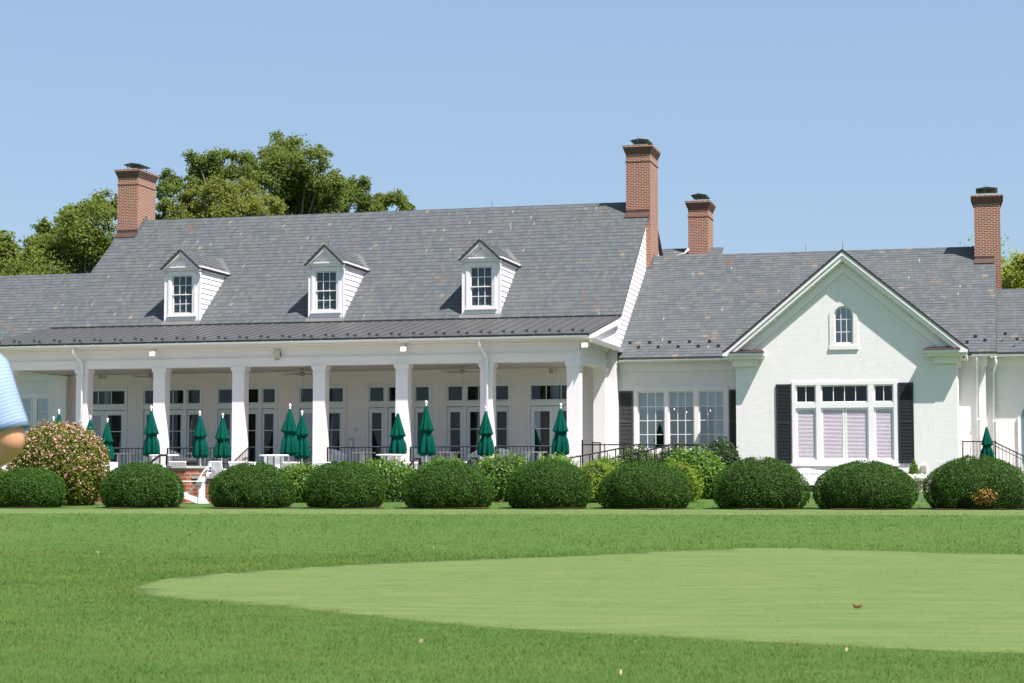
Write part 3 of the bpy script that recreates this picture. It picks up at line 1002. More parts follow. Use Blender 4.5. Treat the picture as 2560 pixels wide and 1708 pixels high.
# cornice moulding on the end return
e.prism([(x1 + .42, -.62, 6.02), (x1 + .50, -.68, 6.02), (x1 + .56, -.70, 6.16), (x1 + .42, -.62, 6.16)], (0, YW + 1.3, 0))
part(e, 'cornice', 'white')
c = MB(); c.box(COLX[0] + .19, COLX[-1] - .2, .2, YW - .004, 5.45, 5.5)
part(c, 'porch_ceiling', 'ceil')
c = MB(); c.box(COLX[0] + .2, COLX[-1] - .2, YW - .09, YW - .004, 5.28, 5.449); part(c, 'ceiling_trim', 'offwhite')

# metal porch roof
m = MB()
MY0, MZ0, MY1, MZ1 = -.80, 6.30, 4.72, 7.36
MXL, MXR = -22.44, .69
def mz(y): return MZ0 + (MZ1 - MZ0) * (y - MY0) / (MY1 - MY0)
m.prism([(MXL, MY0, MZ0), (MXL, MY0, MZ0 - .05), (MXL, MY1, MZ1 - .05), (MXL, MY1, MZ1)], (MXR - MXL, 0, 0))
k = 0; x = MXL + .05
sx, sz = 0, 0
while x < MXR - .02:
    m.prism([(x - .014, MY0 + .01, MZ0), (x + .014, MY0 + .01, MZ0), (x + .010, MY0 + .01, MZ0 + .028), (x - .010, MY0 + .01, MZ0 + .028)], (0, MY1 - MY0 - .02, MZ1 - MZ0 - .002))
    x += .41
rf = part(m, 'porch_roof', 'metal')
m = MB()
m.box(MXL, MXR, MY0 - .012, MY0 - .002, MZ0 - .11, MZ0 + .012)
m.prism([(MXL, MY1 - .06, MZ1 + .0), (MXL, MY1 + .09, MZ1 + .03), (MXL, MY1 + .09, MZ1 + .07), (MXL, MY1 - .06, MZ1 + .035)], (MXR - MXL, 0, 0))
m.build('drip_edge', 'cap', rf)
# snow guards on the metal roof, two staggered rows
def guard(mb, x, y, z, s=.06):
    mb.box(x - s, x + s, y - .01, y + .01, z + .01, z + .09)
    mb.box(x - .016, x + .016, y - .01, y + .09, z - .004, z + .055)
x = MXL + .25; k = 0
while x < MXR - .2:
    yy = MY0 + (.42 if k % 2 else .78)
    m = MB(); guard(m, x, yy, mz(yy)); x += .41; k += 1
    m.build('snow_guard', 'metal', rf)
# white raking board on the porch roof end
e = MB()
for X0 in (MXR - .06,):
    e.prism([(X0, MY0 + .08, mz(MY0) - .062), (X0, MY1 - .02, mz(MY1) - .062), (X0, MY1 - .02, mz(MY1) - .30), (X0, MY0 + .5, mz(MY0) - .14), (X0, MY0 + .08, mz(MY0) - .16)], (.05, 0, 0))
part(e, 'rake_board', 'white'); e = MB()
e.prism([(XR - .2, -.1, 6.155), (XR - .2, YW + .1, 6.155), (XR - .2, YW + .1, mz(YW) - .055), (XR - .2, -.1, mz(-.1) - .055)], (.18, 0, 0))
part(e, 'porch_end_panel', 'white')

# gutters and downspouts
def gutter(mb, x0, x1, y, z, r=.075):
    n = 8
    pr = []
    for i in range(n + 1):
        a = math.pi + math.pi * i / n
        pr.append((y + r * math.cos(a), z + r * math.sin(a)))
    inner = [(y + (r - .012) * math.cos(math.pi + math.pi * i / n), z + (r - .012) * math.sin(math.pi + math.pi * i / n)) for i in range(n + 1)]
    out = pr + inner[::-1]
    for i in range(n):
        q = [pr[i], pr[i + 1], inner[i + 1], inner[i]]
        mb.prism([(x0, a, b) for a, b in q], (x1 - x0, 0, 0))
    x = x0 + .3
    while x < x1:
        mb.box(x - .012, x + .012, y - r - .004, y + r, z, z + .012); x += 1.1
g = MB(); gutter(g, MXL, MXR - .03, MY0 + .02, 6.235, .085); g.box(MXL, MXR - .05, MY0 + .1, MY0 + .19, 6.13, 6.27)
part(g, 'gutter', 'galv')
for a, b, y in ((XR + .1, 4.80, EW[0] - .02), (13.2, 14.05, EW[0] - .02), (14.06, 26, EW[0] + .35), (-50, MXL - .1, EW[0] - .02)):
    g = MB(); gutter(g, a, b, y, 5.72); part(g, 'gutter', 'galv')
def downspout(pts, r=.05):
    g = MB(); g.tube(pts, r, 10)
    for p, q in zip(pts[-2:], pts[-1:]):
        z = p[2]
        while z > q[2] + .5:
            g.box(p[0] - .07, p[0] + .07, p[1] - .055, p[1] + .055, z - .12, z - .09); z -= 1.6
    part(g, 'downspout', 'galv')
for x in (COLX[1], COLX[6]):
    downspout([(x - .10, MY0 + .03, 6.17), (x - .10, MY0 + .04, 5.98), (x - .05, MY0 + .14, 5.85), (x + .02, -.36, 5.66), (x + .05, -.34, 5.52), (x + .05, -.34, 5.2), (x + .05, -.33, FL - .3)])
downspout([(13.38, EW[0], 5.66), (13.38, EW[0] + .03, 5.4), (13.38, YG - .1, 5.15), (13.38, YG - .08, 1.0)])
downspout([(14.02, EW[0] + .36, 5.66), (14.02, EW[0] + .36, 5.35), (13.93, YG + .4, 5.1), (13.92, YG + .42, 1.0)])
downspout([(4.86, EW[0] + .0, 5.64), (4.90, EW[0] + .1, 5.42), (5.0, YG - .3, 5.33), (5.26, YG - .3, 5.30), (5.34, YG - .3, 5.0)])

# ---- slate roofs
def slate(mb, A, E, Sv, ex=.262, raise_=.014, top_extra=.0):
    """courses of slate over the rectangle A + E + S"""
    A, E, Sv = Vector(A), Vector(E), Vector(Sv)
    nrm = E.cross(Sv).normalized()
    if nrm.z < 0: nrm = -nrm
    Ls, Le = Sv.length, E.length
    sd = Sv / Ls
    n = int(math.ceil(Ls / ex))
    for k in range(n):
        t0, t1 = k * ex, min(Ls, (k + 1) * ex)
        rz = raise_ * random.uniform(.85, 1.15)
        p = [A + sd * t0 + nrm * rz, A + E + sd * t0 + nrm * rz, A + E + sd * t1 + nrm * .004, A + sd * t1 + nrm * .004]
        uv = [(0, t0 + .002), (Le, t0 + .002), (Le, t1 - .006), (0, t1 - .006)]
        q = [A + sd * t0 - nrm * .01, A + E + sd * t0 - nrm * .01, p[1], p[0]]
        if (p[1] - p[0]).cross(p[2] - p[0]).dot(nrm) < 0:
            p.reverse(); uv.reverse()
        mb.poly(p, 0, uv)
        mb.poly(q, 1)
    th = .05
    b = [A - nrm * .012, A + E - nrm * .012, A + E + Sv - nrm * .012, A + Sv - nrm * .012]
    mb.prism([b[0], b[1], b[2], b[3]], -nrm * th, 1)
r = MB()
slate(r, (MXL, ROOF_A[0], ROOF_A[1]), (MXR - MXL, 0, 0), (0, ROOF_R[0] - ROOF_A[0], ROOF_R[1] - ROOF_A[1]))
slate(r, (MXL, 2 * ROOF_R[0] - ROOF_A[0] + 1.6, ROOF_A[1] - 1.6 * SL), (MXR - MXL, 0, 0), (0, -(ROOF_R[0] - ROOF_A[0]) - 1.6, ROOF_R[1] - ROOF_A[1] + 1.6 * SL))
part(r, 'roof', ['slate', 'slate_edge'])
r = MB()
slate(r, (XR + .04, EW[0], EW[1]), (14.04 - XR - .04, 0, 0), (0, RW[0] - EW[0], RW[1] - EW[1]), .205)
slate(r, (XR + .04, 2 * RW[0] - EW[0], EW[1]), (14.04 - XR - .04, 0, 0), (0, -(RW[0] - EW[0]), RW[1] - EW[1]), .205)
wr_o = part(r, 'wing_roof', ['slate2', 'slate_edge'])
r = MB()     # lower wing further right
LR = 8.42
ly = EW[0] + .38 + (LR - EW[1]) / SW
slate(r, (14.05, EW[0] + .38, EW[1] + .0), (12, 0, 0), (0, ly - EW[0] - .38, LR - EW[1]), .205)
slate(r, (14.05, 2 * ly - EW[0] - .38, EW[1]), (12, 0, 0), (0, -(ly - EW[0] - .38), LR - EW[1]), .205)
lr_o = part(r, 'low_wing_roof', ['slate2', 'slate_edge'])
r = MB()     # left wing
zl = onY(110, 687, 11.54).z
slate(r, (-50, EW[0], EW[1]), (50 + MXL + .06, 0, 0), (0, RW[0] - EW[0], zl - EW[1]))
slate(r, (-50, 2 * RW[0] - EW[0], EW[1]), (50 + MXL + .06, 0, 0), (0, -(RW[0] - EW[0]), zl - EW[1]))
part(r, 'left_wing_roof', ['slate', 'slate_edge'])
r = MB()     # gable roof
yb2 = 9.6
slate(r, (GX - GR, yb2, 5.74), (0, -(yb2 - 1.6), 0), (GR, 0, GZ - 5.74), .205)
slate(r, (GX + GR, 1.6, 5.74), (0, yb2 - 1.6, 0), (-GR, 0, GZ - 5.74), .205)
part(r, 'gable_roof', ['slate2', 'slate_edge'])
# gable rake: crown board, soffit and frieze board, cornice returns
def rake(mb, z_top, wid, y0, y1, x_cut=None):
    """board following both rakes: top line z_top below the apex line, vertical width wid"""
    for sg in (-1, 1):
        xe = GR - .03 if x_cut is None else x_cut
        a = [(GX, y0, GZ - z_top), (GX + sg * xe, y0, GZ - z_top - xe * GS), (GX + sg * xe, y0, GZ - z_top - wid - xe * GS), (GX, y0, GZ - z_top - wid)]
        mb.prism(a, (0, y1 - y0, 0))
k = MB()
rake(k, .075, .13, 1.615, 1.70); rake(k, .20, .16, 1.66, 1.80, GR - .10); rake(k, .36, .05, 1.75, 1.9, GR - .15)
rake(k, .20, .06, 1.70, YF - .003, GR - .1)
rake(k, .34, .42, YF - .06, YF - .003, GR - .38)
part(k, 'rake_cornice', 'white')
for sg in (-1, 1):
    k = MB()
    xa, xb = GX + sg * 2.70, GX + sg * (GR - .02)
    k.box(xa, xb, 1.50, YF - .003, 5.60, 5.70); k.box(xa + sg * .06, xb - sg * .05, 1.62, YF - .003, 5.50, 5.598)
    k.box(xa + sg * .28, xb - sg * .30, YF - .14, YF - .003, 5.26, 5.498)
    # end return along the side of the gable block
    k.box(GX + sg * (GR - .36), GX + sg * (GR - .06), YF, YG - .4, 5.50, 5.70)
    k.box(GX + sg * (12.742 - GX), GX + sg * (12.742 - GX + .10), YF - .0, YG, 5.26, 5.498)
    part(k, 'cornice_return', 'white')
for sg in (-1, 1):
    k = MB()
    xa, xb = GX + sg * 2.66, GX + sg * (GR - .25)
    pts = [(xa, 1.46, 5.705), (xb, 1.46, 5.705), (xb, YF - .004, 5.86), (xa + sg * .12, YF - .004, 5.83)]
    k.poly(pts if sg > 0 else pts[::-1]); 
    lo = [(xa, 1.46, 5.702), (xb, 1.46, 5.702), (xb, 1.46, 5.72), (xa, 1.46, 5.72)]
    k.prism([(xa, 1.455, 5.702), (xa, 1.455, 5.73), (xa, 1.60, 5.74), (xa, 1.60, 5.702)], (xb - xa, 0, 0))
    part(k, 'return_flashing', 'flash')
# wing frieze and crown
for a, b, y in ((XR + .02, 5.275, YG), (12.745, 13.72, YG), (13.70, 26, YG + .5), (-50, XL - .02, YG)):
    k = MB(); k.box(a, b, y - .05, y - .003, 5.32, 5.58); k.box(a, b, y - .09, y - .003, 5.582, 5.63); k.box(a, b, y - .36, y - .003, 5.632, 5.70)
    part(k, 'frieze', 'white')
# flashing where the porch roof dies into the wing
k = MB()
k.box(XR - .1, XR + .10, YW + .9, YW + 1.0, 5.75, 6.05)
part(k, 'valley_flashing', 'cap')

# ---- dormers
def dormer(x0, x1):
    yd = 4.97
    zb, ze, za = 7.45, 9.72, 10.38
    xm = (x0 + x1) / 2; yb = lambda z: ROOF_A[0] + (z - ROOF_A[1]) / SL
    d = MB()
    wx0, wx1, wz0, wz1 = xm - .425, xm + .425, 7.87, 9.36
    wall_holes(d, x0, x1, zb, ze, yd, yd + .12, [(wx0, wx1, wz0, wz1)])
    # lapped boards on the cheeks
    for xs, sg in ((x1, 1), (x0, -1)):
        z = zb
        while z < ze - .01:
            z1 = min(z + .205, ze)
            t0, t1 = .028, .006
            ya = yd + .0
            a = [Vector((xs + sg * t0, ya, z)), Vector((xs + sg * t0, yb(z) + .15, z)), Vector((xs + sg * t1, yb(z1) + .15, z1)), Vector((xs + sg * t1, ya, z1))]
            b = [Vector((xs, ya, z)), Vector((xs, yb(z) + .15, z)), Vector((xs + sg * t0, yb(z) + .15, z)), Vector((xs + sg * t0, ya, z))]
            if sg < 0: a.reverse(); b.reverse()
            d.poly(a); d.poly(b)
            z = z1
    # corner boards, base board, gable face
    d.box(x1, x1 + .034, yd - .012, yd + .10, zb, ze); d.box(x0 - .034, x0, yd - .012, yd + .10, zb, ze)
    d.prism([(x0, yd, ze), (x1, yd, ze), (xm, yd, za - .10)], (0, .12, 0))
    D = part(d, 'dormer', 'white')
    t = MB()
    # stepped window casing
    surround(t, wx0 - .16, wx1 + .16, wz0 - .16, wz1 + .16, yd - .03, .075, .028, bottom=False)
    surround(t, wx0 - .085, wx1 + .085, wz0 - .085, wz1 + .085, yd - .018, .045, .016, bottom=False)
    surround(t, wx0 - .04, wx1 + .04, wz0 - .04, wz1 + .04, yd - .01, .04, .10)
    t.box(wx0 - .20, wx1 + .20, yd - .075, yd - .002, wz0 - .135, wz0 - .085)     # sill
    # cornice and pediment mouldings
    t.box(x0 - .09, x1 + .06, yd - .17, yd - .002, ze - .06, ze - .005); t.box(x0 - .05, x1 + .04, yd - .09, yd - .002, ze - .17, ze - .062)
    hw = (x1 - x0) / 2; gs = (za - ze) / hw
    for sg in (-1, 1):
        for zt, wd, y0, y1 in ((.045, .16, yd - .22, yd - .10), (.20, .09, yd - .16, yd - .03)):
            a = [(xm, y0, za - zt), (xm + sg * (hw + .12), y0, za - zt - (hw + .12) * gs), (xm + sg * (hw + .12 - wd * .4), y0, za - zt - wd - (hw + .12 - wd * .4) * gs + .05), (xm, y0, za - zt - wd)]
            t.prism(a, (0, y1 - y0, 0))
    # soffit boards along the cheeks
    for xs, sg in ((x1, 1), (x0, -1)):
        t.box(xs + sg * .035, xs + sg * .14, yd - .1, yb(ze) + .1, ze - .06, ze + .0)
        t.box(xs + sg * .035, xs + sg * .08, yd + .0, yb(ze) + .02, ze - .19, ze - .061)
    t.build('trim', 'white', D)
    s = MB(); g = MB()
    zm = (wz0 + wz1) / 2
    sash(s, g, wx0 + .0, wx1 - .0, zm - .02, wz1, yd + .035, 3, 2, .04, .026, .035)
    sash(s, g, wx0 + .0, wx1 - .0, wz0, zm + .02, yd + .075, 3, 2, .045, .026, .035)
    s.build('sash', 'white', D); g.build('glass', 'glass', D)
    b = MB(); b.box(wx0 - .05, wx1 + .05, yd + .14, yd + .15, wz0 - .05, wz1 + .05); b.build('roller_shade', 'greyshade', D)
    rr = MB()
    for sg in (-1, 1):
        ex_ = hw + .12
        A0 = Vector((xm + sg * ex_, yd - .26, za - ex_ * gs))
        yb1 = yb(za) + .2
        slate(rr, A0 if sg > 0 else A0 + Vector((0, yb1 - yd + .26, 0)), (0, (yb1 - yd + .26) * sg, 0), (-sg * ex_, 0, ex_ * gs), .2, .02)
    rr.build('dormer_roof', ['slate', 'slate_edge'], D)
    fl = MB()     # flashing apron and valley
    fl.prism([(x0 - .1, yd - .22, main_z(yd - .22) + .03), (x0 - .1, yd + .02, main_z(yd) + .04), (x0 - .1, yd + .02, main_z(yd) + .055), (x0 - .1, yd - .22, main_z(yd - .22) + .045)], (x1 - x0 + .2, 0, 0))
    fl.build('flashing', 'lead', D)
    for sg in (-1, 1):
        fl = MB()
        p0 = Vector((xm + sg * (hw + .15), yb(za - (hw + .15) * gs) - .05, za - (hw + .15) * gs + .05)); p1 = Vector((xm + sg * .02, yb(za) - .02, za + .06))
        fl.bar(p0, p1, .20, .012, up=(0, -SL, 1))
        fl.build('valley_flashing', 'lead', D)
    ro = MB(); ro.tube([(xm + .06, yd + .05, za), (xm + .06, yd + .05, za + .38)], .008, 6); ro.build('lightning_rod', 'lead', D)
dormer(-17.63, -16.18); dormer(-11.60, -10.22); dormer(-5.43, -4.0)

# ---- chimneys
def chimney(x0, x1, y0, y1, zb, zt, band=True, apron=None, cap_w=.36, rod=True):
    c = MB()
    h = .0677
    zc = zt - 5 * h
    c.box(x0, x1, y0, y1, zb, zc)
    if band:
        zb1 = zc - 4.6 * h
        c.box(x0 - .022, x1 + .022, y0 - .022, y1 + .022, zb1, zb1 + 1.1 * h)
    C = part(c, 'chimney', 'brick')
    k = MB()
    for i, o in enumerate((.02, .045, .07, .095)):
        k.box(x0 - o, x1 + o, y0 - o, y1 + o, zc + i * h, zc + (i + 1) * h)
    k.build('corbel', 'brick_dark', C)
    k = MB(); k.box(x0 - .12, x1 + .12, y0 - .12, y1 + .12, zt - h, zt); k.build('top_course', 'brick', C)
    xm, ym = (x0 + x1) / 2, (y0 + y1) / 2
    k = MB(); k.box(x0 + .12, x1 - .12, y0 + .12, y1 - .12, zt, zt + .06); k.build('mortar_wash', 'stone', C)
    k = MB()
    a = cap_w; b = min(.55, (y1 - y0) / 2 - .15)
    for sx_ in (-1, 1):
        for sy in (-1, 1):
            k.bar((xm + sx_ * a * .72, ym + sy * b * .75, zt + .06), (xm + sx_ * a * .72, ym + sy * b * .75, zt + .26), .02)
    for i in range(6):
        k.bar((xm - a * .72 + a * 1.44 * i / 5, ym - b * .75, zt + .06), (xm - a * .72 + a * 1.44 * i / 5, ym - b * .75, zt + .26), .008)
    k.prism([(xm - a, ym - b, zt + .25), (xm + a, ym - b, zt + .25), (xm + a * 1.02, ym - b, zt + .29), (xm, ym - b, zt + .35), (xm - a * 1.02, ym - b, zt + .29)], (0, 2 * b, 0))
    k.build('flue_cap', 'cap', C)
    if apron:
        k = MB()
        ax0, ax1, az, sl = apron
        k.box(ax0 - .01, ax1 + .01, y0 - .02, y0 - .002, az - .02, az + .17)
        k.prism([(ax0 - .02, y0 - .30, az - .30 * sl + .05), (ax0 - .02, y0 - .0, az + .05), (ax0 - .02, y0 - .0, az + .07), (ax0 - .02, y0 - .30, az - .30 * sl + .065)], (ax1 - ax0 + .04, 0, 0))
        k.build('flashing', 'flash', C)
    if rod:
        k = MB(); k.tube([(xm - .05, y0 + .2, zt), (xm - .05, y0 + .2, zt + .62)], .009, 6); k.build('lightning_rod', 'lead', C)
    return C
T = lambda x, y, Y: onY(x, y, Y).z
c1 = chimney(-22.50, -21.56, 10.50, 12.25, 8.6, T(300, 424, 10.4), True, (-22.50, -21.56, main_z(10.5), SL))
k = MB()      # stepped flashing on its right cheek
for i in range(5):
    ya = 10.5 + i * .18; k.box(-21.555, -21.54, ya, ya + .2, main_z(ya) - .05, main_z(ya + .18) + .14)
k.build('step_flashing', 'lead', c1)
c2 = chimney(-.25, .74, 10.62, 12.35, 8.5, T(1566, 364, 10.5), True, (-.25, .69, main_z(10.62), SL))
k = MB()
for i in range(4):
    ya = 10.62 + i * .2; k.box(.742, .757, ya, ya + .21, wing_z(ya) - .05, wing_z(ya + .2) + .13)
k.box(.25, .745, 10.59, 10.615, wing_z(10.6) - .02, wing_z(10.6) + .10)
k.build('step_flashing', 'lead', c2)
p3a, p3b = onY(1720, 520, 14.5), onY(1770, 520, 14.5)
chimney(p3a.x, p3b.x, 14.5, 15.9, 7.0, T(1720, 503, 14.4), True, None, .32)
c4 = chimney(13.30, 14.27, 10.52, 11.9, 6.5, T(2437, 488, 10.4), False, (13.30, 14.02, wing_z(10.52), SW), .40)
# lightning rods along the ridges
for (x, y, z) in [(onY(1230, 515, 11.38).x, 11.38, 12.58), (-16.0, 11.38, 12.58), (onY(2014, 630, 11.54).x, 11.54, 10.36), (onY(2107, 626, 2.0).x, 2.0, 9.22)]:
    k = MB(); k.tube([(x, y, z - .02), (x, y, z + .42)], .009, 6); part(k, 'lightning_rod', 'lead')
k = MB(); xv = onY(650, 538, 11.9).x
k.box(xv - .22, xv + .22, 11.7, 12.1, 12.2, 12.62); k.box(xv - .28, xv + .28, 11.65, 12.15, 12.62, 12.66); part(k, 'roof_vent', 'cap')
# rear block roof behind the tall chimney
r = MB()
q = onY(1690, 622, 15.0)
slate(r, (q.x - 2.2, 13.0, q.z - 1.3), (4.2, 0, 0), (0, 2.0, 1.3), .24)
part(r, 'rear_roof', ['slate', 'slate_edge'])
k = MB(); k.tube([onY(1690, 641, 12.9), onY(1712, 634, 12.9), onY(1722, 622, 12.9)], .05, 8); part(k, 'downspout', 'galv')
# snow guards on wing and low wing roofs
def slate_guard(x, t, par):
    mb = MB()
    y = EW[0] + t; z = wing_z(y) + .03
    mb.box(x - .055, x + .055, y - .012, y + .012, z, z + .085); mb.box(x - .018, x + .018, y, y + .12, z, z + .03)
    mb.build('snow_guard', 'cap', par)
x = XR + .35; i = 0
while x < 4.6:
    slate_guard(x, .55 if i % 2 else .85, wr_o); x += .37; i += 1
for x, t in ((13.05, .5), (13.33, .85), (13.66, .6), (14.35, .95), (14.75, .62), (15.1, .95)):
    slate_guard(x, t, wr_o if x < 14 else lr_o)

# right end: arched window glimpsed at the frame edge
k = MB()
xa = onY(2552, 1000, 5.5).x
arc_r = [(xa + .55 - .55 * math.cos(math.pi * i / 10), 3.55 + .55 * math.sin(math.pi * i / 10)) for i in range(11)]
k.prism([(x, YG + .44, z) for x, z in [(xa, 1.9)] + arc_r + [(xa + 1.1, 1.9)]], (0, .05, 0))
part(k, 'side_window', 'glass')
k = MB()
k.box(xa - .12, xa - .02, YG + .43, YG + .495, 1.8, 3.55); part(k, 'window_frame', 'white')
# left wing window
k = MB(); g = MB()
q0, q1, q2 = onY(40, 995, YG), onY(82, 1000, YG), onY(92, 1000, YG)
xe = onY(143, 1000, YG).x
f = MB(); surround(f, q0.x - .9, xe + .1, 2.3, q0.z + .12, YG - .04, .11, .037); f.box(q1.x + .0, q2.x, YG - .035, YG - .003, 2.4, q0.z + .02); part(f, 'window_frame', 'white')
sash(k, g, q0.x - .78, q1.x, 2.42, q0.z + .0, YG - .06, 4, 4, .045, .022, .055); sash(k, g, q2.x, xe, 2.42, q0.z, YG - .06, 3, 4, .045, .022, .055)
s = part(k, 'window', 'white'); g.build('glass', 'glass_sky', s)
g = MB(); g.box(q0.x - .75, xe, YG - .009, YG - .004, 2.45, q0.z - .02); part(g, 'roller_shade', 'shade')

# ------------------------------------------------------------------ things fixed to the clubhouse
def bthing(name, X, Y, Z, label, cat, group=None, rz=0.0, scale=1.0):
    return thing(name, BW(X, Y, Z), -TH + rz, label, cat, group, scale)
def floodlight():
    t = bthing('floodlight', 0, 0, 0, 'x', 'floodlight', 'lit floodlights under the porch gutter')
    b = MB(); b.box(-.02, .02, -.03, .03, .10, .24); b.box(-.05, .05, -.05, .05, .20, .25); b.build('bracket', 'lampbody', t)
    b = MB(); b.prism([(-.115, -.16, -.07), (-.115, -.12, .09), (-.115, .0, .11), (-.115, .0, -.03)], (.23, 0, 0)); b.build('housing', 'lampbody', t)
    b = MB(); b.prism([(-.095, -.168, -.055), (-.095, -.132, .075), (-.095, -.126, .072), (-.095, -.162, -.058)], (.19, 0, 0)); b.build('lens', 'lamp', t)
    return t
fl0 = floodlight()
for i, ((x, y), lb) in enumerate(zip(((385, 886), (1011, 874), (1464, 864)),
        ('lit floodlight on the porch frieze above the second full umbrella from the left', 'lit floodlight on the porch frieze over the third dormer side', 'lit floodlight at the right front corner of the porch'))):
    lb = ('lit floodlight on the porch frieze near its left end', 'lit floodlight midway along the porch frieze', 'lit floodlight at the right front corner of the porch')[i]
    p = onY(x, y, -.40)
    o = fl0 if i == 0 else copy_tree(fl0)
    o.location = BW(p.x, -.40, p.z - .0); o.rotation_euler = (0, 0, -TH); o['label'] = lb
p = onY(694, 886, -.26)
t = bthing('control_box', p.x, -.245, p.z, 'beige weatherproof box mounted on the porch frieze between two lit floodlights', 'junction box')
b = MB(); b.box(-.11, .11, -.11, -.002, -.15, .15); b.build('case', 'box', t, bevel=.01)
b = MB()
for k in (-.06, 0, .06): b.tube([(k, -.06, -.15), (k, -.06, -.20)], .016, 6)
b.box(.11, .128, -.07, -.03, -.05, .05); b.build('cable_gland', 'cap', t)

def fan():
    t = bthing('ceiling_fan', 0, 0, 0, 'x', 'ceiling fan', 'ceiling fans under the porch ceiling')
    b = MB(); b.lathe([(.05, .0), (.10, .01), (.125, .05), (.125, .10), (.07, .13), (.03, .14)], 16); b.build('motor', 'fan', t)
    b = MB(); b.tube([(0, 0, .13), (0, 0, .27)], .015, 8); b.lathe([(.06, .25), (.06, .27)], 12); b.build('down_rod', 'fan', t)
    for k in range(5):
        a = 2 * math.pi * k / 5 + .3
        d = Vector((math.cos(a), math.sin(a), 0)); s = Vector((-d.y, d.x, 0))
        b = MB()
        q = [d * .10 - s * .03, d * .10 + s * .03, d * .25 + s * .065, d * .74 + s * .075, d * .74 - s * .075, d * .25 - s * .065]
        b.prism([(v.x, v.y, .045 + (.02 if (i in (1, 2, 3)) else 0)) for i, v in enumerate(q)], (0, 0, .012))
        b.build('blade', 'fan', t)
    b = MB(); b.tube([(.03, 0, 0), (.03, 0, -.75)], .006, 5); b.build('pull_chain', 'fan', t)
    return t
fan0 = fan()
for i, (x, y) in enumerate(((376, 931), (755, 924), (1156, 917))):
    p = onY(x, y, 2.2)
    o = fan0 if i == 0 else copy_tree(fan0)
    o.location = BW(p.x, 2.2, 5.18); o.rotation_euler = (0, 0, -TH + .5 * i)
    o['label'] = ('grey ceiling fan in the left porch bay beside the paired doors', 'grey ceiling fan in the middle porch bay above the open steps', 'grey ceiling fan in the right part of the porch')[i]
def speaker():
    t = bthing('wall_speaker', 0, 0, 0, 'x', 'speaker', 'speakers high on the porch wall')
    b = MB(); b.prism([(-.11, -.20, -.10), (-.11, -.24, .12), (-.11, -.06, .16), (-.11, -.03, -.05)], (.22, 0, 0)); b.build('cabinet', 'lampbody', t, bevel=.01)
    b = MB(); b.prism([(-.09, -.208, -.08), (-.09, -.245, .10), (-.09, -.241, .10), (-.09, -.204, -.08)], (.18, 0, 0)); b.build('grille', 'fan', t)
    b = MB(); b.box(-.03, .03, -.06, 0, .02, .08); b.build('bracket', 'cap', t)
    return t
sp0 = speaker()
for i, (x, y) in enumerate(((257, 943), (1381, 929))):
    p = onY(x, y, YW - .1)
    o = sp0 if i == 0 else copy_tree(sp0)
    o.location = BW(p.x, YW - .004 - .085, p.z); o.rotation_euler = (0, 0, -TH)
    o['label'] = ('small pale speaker high on the porch wall above the leftmost double doors', 'small pale speaker high on the porch wall near the rightmost column')[i]
p = onY(888, 1074, YW - .05)
t = bthing('wall_vent', p.x, YW - .003, p.z, 'round grey vent cover on the porch wall between two door groups', 'vent')
b = MB()
b.prism([(.11 * math.cos(a * math.pi / 8), -.05, .11 * math.sin(a * math.pi / 8)) for a in range(16)], (0, .05, 0)); b.build('hood', 'lampbody', t)
b = MB(); b.prism([(.06 * math.cos(a * math.pi / 8), -.085, .06 * math.sin(a * math.pi / 8)) for a in range(16)], (0, .034, 0)); b.build('flap', 'ceil', t)
p = onY(877, 1108, YW - .05)
t = bthing('wall_intercom', p.x, YW - .003, p.z, 'grey rectangular control panel on the porch wall below the round vent', 'panel')
b = MB(); b.box(-.10, .10, -.06, 0, -.22, .2); b.build('case', 'ceil', t, bevel=.008)
b = MB(); b.box(-.06, .06, -.068, -.061, -.16, .10); b.build('cover_plate', 'lampbody', t)
p = onY(2405, 893, 1.9)
t = bthing('security_camera', 12.90, YF + .25, 5.52, 'white security camera under the right eave corner of the gabled wing', 'camera')
b = MB(); b.tube([(0, 0, .1), (0, 0, .02)], .04, 10); b.build('mount', 'lampbody', t)
b = MB(); b.tube([(.02, .02, -.01), (.08, -.16, -.05)], .045, 10); b.build('barrel', 'lampbody', t)
b = MB(); b.tube([(.0805, -.1605, -.0502), (.083, -.168, -.052)], .036, 10); b.build('lens', 'cap', t)
p = onY(2310, 1173, YF)
t = bthing('outdoor_outlet', p.x, YF - .003, p.z, 'beige weatherproof outlet box low on the gabled wall beside the topiary', 'outlet')
b = MB(); b.box(-.09, .09, -.07, 0, -.15, .13); b.build('cover', 'box', t, bevel=.01)
b = MB(); b.box(-.065, .065, -.078, -.071, -.11, .09); b.build('lid', 'caststone', t)
# chandelier behind the wing window
t = bthing('chandelier', 3.0, YG + 2.2, 3.86, 'chandelier with small warm bulbs hanging behind the triple window', 'chandelier')
b = MB(); b.tube([(0, 0, 1.3), (0, 0, .1)], .012, 6); b.build('stem', 'cap', t)
for k, (dx, dz) in enumerate(((-.75, .12), (-.3, .0), (.05, -.02), (.15, -.22), (.9, .02), (1.25, -.2), (.62, .05))):
    b = MB(); b.tube([(0, 0, .15), (dx, .1 * (k % 3 - 1), dz - .1), (dx, .1 * (k % 3 - 1), dz)], .008, 5); b.build('arm', 'cap', t)
    b = MB(); b.lathe([(.004, 0), (.016, .02), (.012, .045), (.003, .06)], 8, (dx, .1 * (k % 3 - 1), dz)); b.build('bulb', 'bulb', t)

